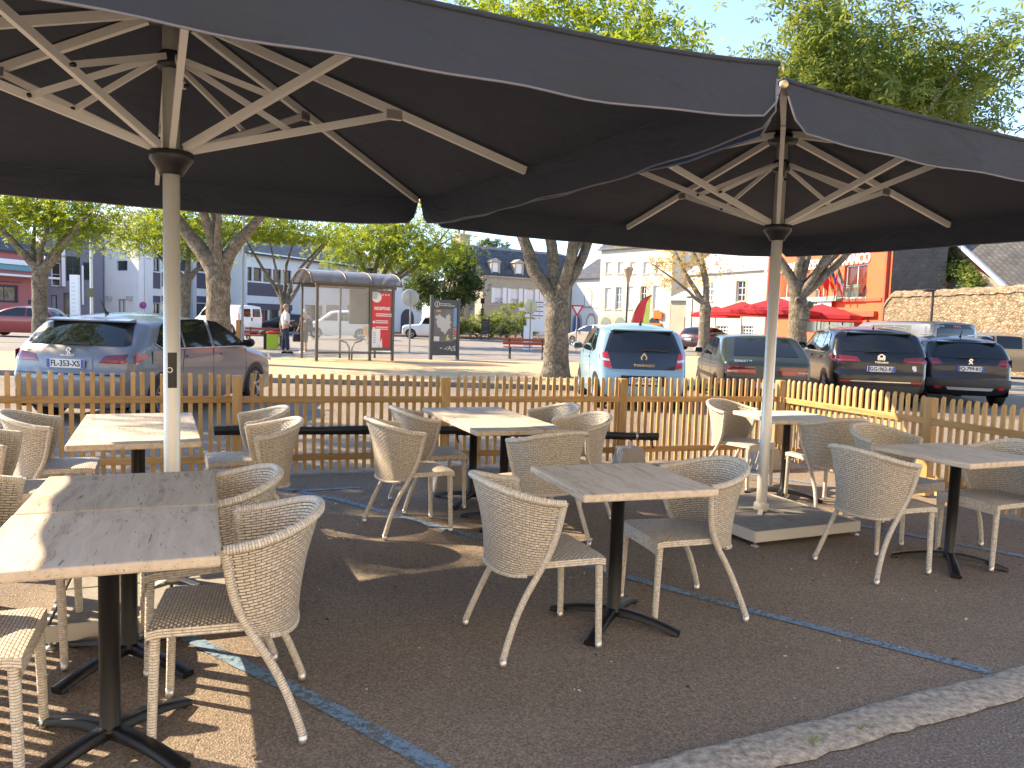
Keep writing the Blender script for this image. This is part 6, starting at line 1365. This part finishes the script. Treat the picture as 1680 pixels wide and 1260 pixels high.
for k,(z,l) in enumerate(((3.0,-1),(2.66,1),(2.32,-1),(1.98,-1))):
    x0,x1=(-1.0,.95) if l>0 else (-.95,.95); tip=1.15*l
    pts=[(x0,-.06,z-.13),(x1,-.06,z-.13),(x1,-.06,z+.13),(x0,-.06,z+.13)]
    if l>0: pts.insert(2,(tip,-.06,z))
    else: pts.append((tip,-.06,z))
    o=MB().prism(pts,(0,.03,0)).build('arrow_board',M_WHITE,t); MB().box2((-.6,-.07,z-.04),(.3,-.061,z+.03)).build('arrow_text_bar',mat('sign_ink',(.12,.12,.14),.5),o)
MB().box2((-.95,-.06,.75),(1.0,-.0,1.7)).build('map_board',M_WHITE,t); MB().box2((1.6,-.05,0),(1.7,.05,1.9)).build('frame_post',M_ANTH,t); MB().box2((-1.2,-.05,0),(-1.1,.05,1.9)).build('frame_post',M_ANTH,t)
t=sgn('sign_totem','black sign totem with stacked name plates in the planted bed',790,545,59.5,'sign totem')
for x,h in ((0,3.0),(.55,1.55)): MB().box2((x-.04,-.04,0),(x+.04,.04,h)).build('post',M_ANTH,t)
for k in range(9): MB().box2((.0 if k<6 else -.12,-.07,.45+.19*k+(.25 if k>5 else 0)),(.55 if k<6 else .14,-.04,.61+.19*k+(.25 if k>5 else 0))).build('name_plate',mat('plate_dark',(.035,.037,.045),.4),t)
MB().box2((-.14,-.08,2.75),(.16,.08,3.15)).build('lantern_box',M_IRON,t)
# tall lamp posts
p=atY(397,566,30.5); t=thing('lamp_post','grey lamp post rising in front of the big left chestnut','lamp post',(p.x,p.y,ZP)); MB().tube([(0,0,0),(0,0,.9),(0,0,.95),(.05,0,5.2)],[.085,.085,.06,.045],14).build('post',M_POST,t); MB().beam((.05,0,5.1),(.9,-.2,5.35),.06,.05).build('arm',M_POST,t); MB().ico((1.0,-.22,5.33),.2,(1.6,.8,.4),0,10).build('lamp_head',M_POST,t); MB().box2((-.2,-.1,.35),(-.04,-.0,1.1)).build('wooden_board',mat('orange_wood',(.42,.17,.05),.6),t)
t=sgn('lamp_post','dark street lamp with an urn shaped head left of the flag banner',1026,560,37,'lamp post'); MB().tube([(0,0,0),(0,0,.5),(0,0,.6),(0,0,3.4)],[.09,.08,.05,.045],12).build('post',mat('dark_post',(.06,.045,.05),.4,.4),t); MB().lathe([(.05,3.35),(.09,3.5),(.10,3.6),(.22,4.0),(.24,4.05),(.22,4.09),(.05,4.14),(0,4.14)],n=18).build('lamp_head',mat('lamp_shade_metal',(.32,.27,.24),.35,.4),t)
t=sgn('lamp_post','slender dark lamp post with a flat head in front of the rubble wall',1525,560,33,'lamp post'); MB().tube([(0,0,0),(0,0,3.25)],[.06,.05],12).build('post',mat('dark_post',(0,0,0)),t); MB().ico((-.2,-.05,3.27),.2,(1.5,.9,.35),0,12).build('lamp_head',mat('dark_post',(0,0,0)),t)
t=sgn('lamp_post','thin grey lamp post beside the low beige building',1133,560,58,'lamp post'); MB().tube([(0,0,0),(0,0,3.7)],[.05,.04],10).build('post',mat('dark_post',(0,0,0)),t); MB().ico((-.25,0,3.7),.2,(1.5,.9,.35),0,10).build('lamp_head',mat('dark_post',(0,0,0)),t)
t=sgn('camera_post','pale post carrying a dark box in front of the white building',151,560,40,'post'); MB().tube([(0,0,0),(0,0,5.2)],[.08,.07],12).build('post',mat('pale_post',(.55,.55,.52),.4,.3),t); MB().box((0,-.12,2.25),(.46,.12,.44)).build('box',mat('dark_brass',(.12,.11,.08),.5),t)
t=sgn('white_totem','white rectangular information totem near the left edge',124,560,47,'totem'); o=MB().box((0,0,1.75),(.52,.22,3.3)).build('slab',M_WHITE,t,bevel=.01); MB().box((0,0,.05),(.6,.3,.1)).build('foot',M_POST,t)
for k in range(9): MB().box2((-.16,-.118,2.9-.24*k),(.04+.04*(k%3),-.112,2.93-.24*k)).build('text_line',mat('faint_ink',(.5,.42,.42),.6),o)
t=sgn('railing','low grey metal railing behind the red car',98,545,46,'railing')
for k in range(6): MB().tube([(k*.45-1.2,0,0),(k*.45-1.2,0,1.0)],.02,6).build('baluster',M_POST,t)
for z in (.5,1.0): MB().beam((-1.2,0,z),(1.05,0,z),.04,.04).build('rail',M_POST,t)
# feather banner
t=sgn('feather_banner','red and lime feather banner flag in front of the cream building',1030,560,39,'banner'); mast=[(0,0,0),(.05,0,1.2),(.25,0,2.1),(.6,0,2.75),(1.1,0,3.05)]; MB().tube(bez(mast,5),.018,7).build('mast',M_IRON,t)
q=bez(mast[1:],6); nq=len(q)-1
for nm,a0,a1,m in (('red_field',0,.62,mat('banner_red2',(.60,.04,.05),.6)),('lime_field',.62,1,mat('banner_lime',(.62,.75,.15),.6))):
    g=[]
    for i,v in enumerate(q):
        w_=.95*(1-(i/nq)**1.5)*(.55+.45*min(1,i/4)) ; g.append([(v.x+.02+w_*(a0+(a1-a0)*j/3),.03*math.sin(i+j),v.z-.25*w_*(a0+(a1-a0)*j/3)) for j in range(4)])
    MB().grid(g,0,True).build(nm,m,t)
# red parasols of the restaurant
M_RC=mat('red_canvas',(.48,.018,.022),.75)
def redpar(px,Y,label,w_=3.4,zt=3.15,ze=2.4):
    p=atY(px,560,Y); t=thing('red_parasol',label,'parasol',(p.x,p.y,ZP),R(-35),'red restaurant parasols'); mb=MB(); h=w_/2; C=[(-h,-h),(h,-h),(h,h),(-h,h)]
    for k in range(4):
        a,b_=C[k],C[(k+1)%4]; mb.add([(0,0,zt),(a[0],a[1],ze),((a[0]+b_[0])/2,(a[1]+b_[1])/2,ze+.02),(b_[0],b_[1],ze)],[(0,1,2),(0,2,3)])
        mb.add([(a[0],a[1],ze),(b_[0],b_[1],ze),(b_[0],b_[1],ze-.2),(a[0],a[1],ze-.2)],[(0,3,2,1)])
    mb.build('canopy',M_RC,t); MB().tube([(0,0,0),(0,0,zt)],.035,8).build('pole',M_POST,t); MB().box((0,0,.05),(.7,.7,.1)).build('base',M_CONC,t)
    for a,b_ in C: MB().beam((0,0,zt-.15),(a*.98,b_*.98,ze-.03),.03,.03).build('rib',M_POST,t)
redpar(1215,50,'leftmost open red parasol before the cream house',3.2); redpar(1272,42,'wide red parasol directly behind the grey parasol pole',3.8); redpar(1345,44,'red parasol right of the thick grey chestnut',3.8,2.95,2.3); redpar(1385,47,'farthest right red parasol, half hidden by the grey van',3.4,2.8,2.2); redpar(1172,54,'small red parasol tip behind the half bare tree',2.6,2.9,2.3)
M_CAFE=mat('cafe_brown',(.12,.05,.03),.6)
def cafe(px,Y,label):
    p=atY(px,560,Y); t=thing('cafe_table',label,'table',(p.x,p.y,ZP),.3,'restaurant tables under the red parasols'); MB().box((0,0,.74),(.7,.7,.04)).build('tabletop',M_CAFE,t); MB().tube([(0,0,0),(0,0,.72)],.03,8).build('column',M_IRON,t); MB().box((0,0,.02),(.45,.45,.04)).build('base',M_IRON,t)
def cafech(px,Y,rz,label):
    p=atY(px,560,Y); t=thing('cafe_chair',label,'chair',(p.x,p.y,ZP),rz,'restaurant chairs under the red parasols'); MB().box((0,0,.45),(.42,.42,.04)).build('seat',M_CAFE,t); MB().box((-.2,0,.72),(.03,.40,.30)).build('backrest',M_CAFE,t)
    for x in (-.19,.19):
        for y in (-.19,.19): MB().beam((x,y,0),(x,y,.44 if x>0 else .86),.03,.03).build('leg',M_IRON,t)
cafe(1256,40,'brown restaurant table left of the grey parasol pole'); cafe(1288,41,'brown restaurant table right of the grey parasol pole'); cafech(1240,40,0,'brown restaurant chair left of the grey parasol pole'); cafech(1300,41.5,3.1,'brown restaurant chair beside the thick chestnut trunk'); cafech(1176,41.5,2.6,'restaurant chair right of the half bare tree'); cafe(1186,42,'restaurant table right of the half bare tree')
# ---- litter bag by the man, green and black bag
p=at(447,574,ZP); t=thing('delivery_bag','lime green and red insulated bag standing behind the man','bag',(p.x,p.y,ZP),.2); MB().box((0,0,.33),(.42,.34,.56)).build('body',mat('lime_bag',(.32,.45,.03),.6),t,bevel=.03); MB().box((-.27,.02,.33),(.10,.34,.62)).build('black_side',M_IRON,t,bevel=.02); MB().ico((0,0,.66),.22,(1.15,.9,.35),0,10).build('red_cover',mat('bag_red',(.55,.03,.03),.7),t)
# ================================================================= people
def skin_mesh(name,verts,edges,rad,m,parent,root=0,lvl=2,loc=None):
    me=bpy.data.meshes.new(name); me.from_pydata(verts,edges,[]); o=bpy.data.objects.new(name,me); COL.objects.link(o); me.materials.append(m)
    sk=o.modifiers.new('skin','SKIN'); sk.use_smooth_shade=True
    for i,r in enumerate(rad): 
        v=me.skin_vertices[0].data[i]; v.radius=(r,r) if not isinstance(r,tuple) else r; v.use_root=(i==root)
    sb=o.modifiers.new('sub','SUBSURF'); sb.levels=lvl; sb.render_levels=lvl
    o.parent=parent
    dg=bpy.context.evaluated_depsgraph_get(); nm=bpy.data.meshes.new_from_object(o.evaluated_get(dg)); nm.materials.clear(); nm.materials.append(m)
    o.modifiers.clear(); o.data=nm
    if loc: o.location=loc
    return o
def person(label,loc,rz,H,skin,hair,top,trous,shoe,armL,armR,headturn=0,hairlong=False,skirt=False,armbare=.5,stride=.12):
    """body = one continuous skin surface; clothes are slightly larger skins over it"""
    t=thing('person',label,'person',loc,rz); k=H/1.75
    S=lambda *p:(p[0]*k,p[1]*k,p[2]*k)
    hipz,shz=.92,1.43
    V=[S(0,0,.95),S(0,0,1.12),S(0,.0,1.30),S(0,0,1.45),S(0,.01,1.53),S(.0,.015,1.64)]; E=[(0,1),(1,2),(2,3),(3,4),(4,5)]; Rr=[.14,.125,.15,.10,.052,.085]
    def chain(start,pts,rs):
        prev=start
        for p,r in zip(pts,rs): V.append(S(*p)); Rr.append(r); E.append((prev,len(V)-1)); prev=len(V)-1
        return prev
    for sg,arm in ((1,armL),(-1,armR)):
        c=chain(3,[(.17*sg,0,1.42),arm[0],arm[1],arm[2]],[.062,.045,.034,.030])
        w_=Vector(arm[2]); f=(Vector(arm[2])-Vector(arm[1])).normalized(); s=f.cross(Vector((0,1,0))); s=s.normalized() if s.length>.1 else Vector((1,0,0))
        hb=chain(c,[tuple(w_+f*.05)],[.030])
        for q,l in ((-1.5,.062),(-.5,.075),(.5,.08),(1.5,.07)): chain(hb,[tuple(w_+f*.09+s*.016*q),tuple(w_+f*(.09+l*.6)+s*.018*q+Vector((0,.012,0))),tuple(w_+f*(.09+l)+s*.018*q+Vector((0,.03,0)))],[.011,.0095,.008])
        chain(hb,[tuple(w_+f*.05+s*.04),tuple(w_+f*.085+s*.055)],[.012,.009])
        chain(0,[(.09*sg,0,.90),(.105*sg,stride*.25*sg,.50),(.11*sg,stride*.5*sg,.10),(.115*sg,stride*.5*sg+.02,.04),(.125*sg,stride*.5*sg+.16,.03)],[.095,.062,.045,.042,.035])
    Rr=[r*k for r in Rr]
    skin_mesh('body',V,E,Rr,skin,t)
    # head with a face
    hz=1.655*k; hd=MB(); P=[]
    n1,n2=14,18
    for i in range(n1+1):
        a=PI*i/n1; row=[]
        for j in range(n2+1):
            b_=2*PI*j/n2; x=.075*math.sin(a)*math.cos(b_); y=.093*math.sin(a)*math.sin(b_); z=.118*math.cos(a)
            if z<-.02: x*=1-.28*(-z-.02)/.1; 
            if y>0:
                y-=.006; y+=.026*math.exp(-((x/.014)**2+((z+.012)/.028)**2)); y-=.012*math.exp(-(((abs(x)-.03)/.016)**2+((z-.014)/.014)**2)); y+=.008*math.exp(-((x/.025)**2+((z+.062)/.012)**2)); y+=.010*math.exp(-((x/.02)**2+((z+.1)/.02)**2))
            row.append((x*k,y*k,z*k))
        P.append(row)
    hd.grid(P,0,True)
    for sg in (1,-1): hd.ico((sg*.076*k,-.005*k,.0),.028*k,(.35,.7,1),0,8)
    h=hd.build('head',skin,t,loc=(0,.015*k,hz),rz=headturn)
    for sg in (1,-1): MB().ico((sg*.030*k,.079*k,.014*k),.011*k,(1,.5,.7),0,8).build('eye',mat('eye',(.05,.04,.04),.2),h)
    MB().ico((0,.088*k,-.055*k),.020*k,(1,.25,.25),0,8).build('mouth',mat('lips',(.35,.13,.11),.5),h)
    hm=MB(); G=[]
    for i in range(9):
        a=PI*.56*i/8; row=[]
        for j in range(17):
            b_=2*PI*j/16; front=max(0,math.sin(b_)); aa=a*(1-.42*front); rr_=1.09 if not hairlong else 1.2
            row.append((.078*rr_*math.sin(aa)*math.cos(b_)*k,(.095*rr_*math.sin(aa)*math.sin(b_)-.008)*k,(.122*1.05*math.cos(aa)-(.02 if hairlong else 0)*(1-front)*(i/8))*k))
        G.append(row)
    hm.grid(G,0,True).build('hair',hair,h)
    # shirt and trousers as looser skins
    V2=[S(0,0,.93),S(0,0,1.12),S(0,0,1.30),S(0,0,1.44)];E2=[(0,1),(1,2),(2,3)];R2=[.158,.145,.168,.108]
    for sg,arm in ((1,armL),(-1,armR)):
        a0,a1=Vector(arm[0]),Vector(arm[1]); end=a0.lerp(a1,armbare) if armbare>0 else Vector((.17*sg,0,1.42)).lerp(a0,.8)
        V2.append(S(.175*sg,0,1.415)); R2.append(.072); E2.append((3,len(V2)-1))
        if armbare>0: V2.append(S(*a0)); R2.append(.055); E2.append((len(V2)-2,len(V2)-1))
        V2.append(S(*end)); R2.append(.05 if armbare>0 else .062); E2.append((len(V2)-2,len(V2)-1))
    skin_mesh('shirt',V2,E2,[r*k for r in R2],top,t)
    V3=[S(0,0,.99)];E3=[];R3=[.145]
    for sg in (1,-1):
        base=0
        for p,r in (((.092*sg,0,.86),.112),((.105*sg,stride*.25*sg,.50),.076),((.11*sg,stride*.5*sg,.10 if not skirt else .42),.062 if not skirt else .08)):
            V3.append(S(*p)); R3.append(r); E3.append((base,len(V3)-1)); base=len(V3)-1
    skin_mesh('trousers',V3,E3,[r*k for r in R3],trous,t)
    for sg in (1,-1):
        mb=MB(); x,y=.115*sg*k,(stride*.5*sg)*k
        mb.ico((x,y+.07*k,.045*k),.10*k,(.52,1.35,.42),0,12); mb.box((x,y+.065*k,.012),(.09*k,.25*k,.02)); mb.build('shoe',shoe,t)
    return t
SK=mat('skin',(.46,.26,.18),.55); SKD=mat('skin2',(.34,.18,.12),.55)
p=at(468,580,ZP); person('man in a white shirt and dark trousers standing beside the bus shelter, hands on hips',(p.x,p.y,ZP),R(-60),1.72,SK,mat('short_hair',(.30,.22,.17),.8),mat('white_shirt',(.70,.70,.78),.8),mat('navy_trousers',(.03,.035,.06),.85),M_IRON,
 [(.27,-.06,1.22),(.33,.02,1.04),(.20,.10,1.02)],[(-.27,-.06,1.20),(-.38,.04,1.12),(-.42,.24,1.16)],.2,armbare=.35)
p=at(499,579,ZP); wm=person('grey-haired person in a dark red top behind the left shelter pane',(p.x,p.y,ZP),R(60),1.55,SK,mat('grey_hair',(.42,.41,.40),.8),mat('dark_red_top',(.20,.03,.04),.85),mat('grey_skirt',(.08,.085,.09),.85),mat('pale_shoes',(.6,.58,.56),.6),
 [(.23,-.03,1.20),(.25,.10,1.02),(.14,.24,1.04)],[(-.23,-.03,1.20),(-.27,.04,1.0),(-.22,.16,.92)],-.2,True,True,.8,.05)
t=thing('backpack','black backpack carried on the back of the grey-haired person','backpack',(p.x+.17,p.y-.16,ZP+.78),R(60)); MB().box((0,0,.2),(.34,.22,.44)).build('pack',M_IRON,t,bevel=.07); MB().box((0,-.12,.12),(.24,.06,.2)).build('pocket',M_ANTH,t,bevel=.025)
t=thing('shoulder_bag','dark bag hanging at the left side of the grey-haired person','bag',(p.x-.26,p.y-.05,ZP+.42),R(30)); MB().box((0,0,.12),(.30,.14,.28)).build('bag_body',mat('bag_dark',(.03,.025,.03),.6),t,bevel=.04); MB().tube([(-.12,0,.24),(-.08,0,.46),(.08,0,.46),(.12,0,.24)],.012,6).build('strap',M_IRON,t)
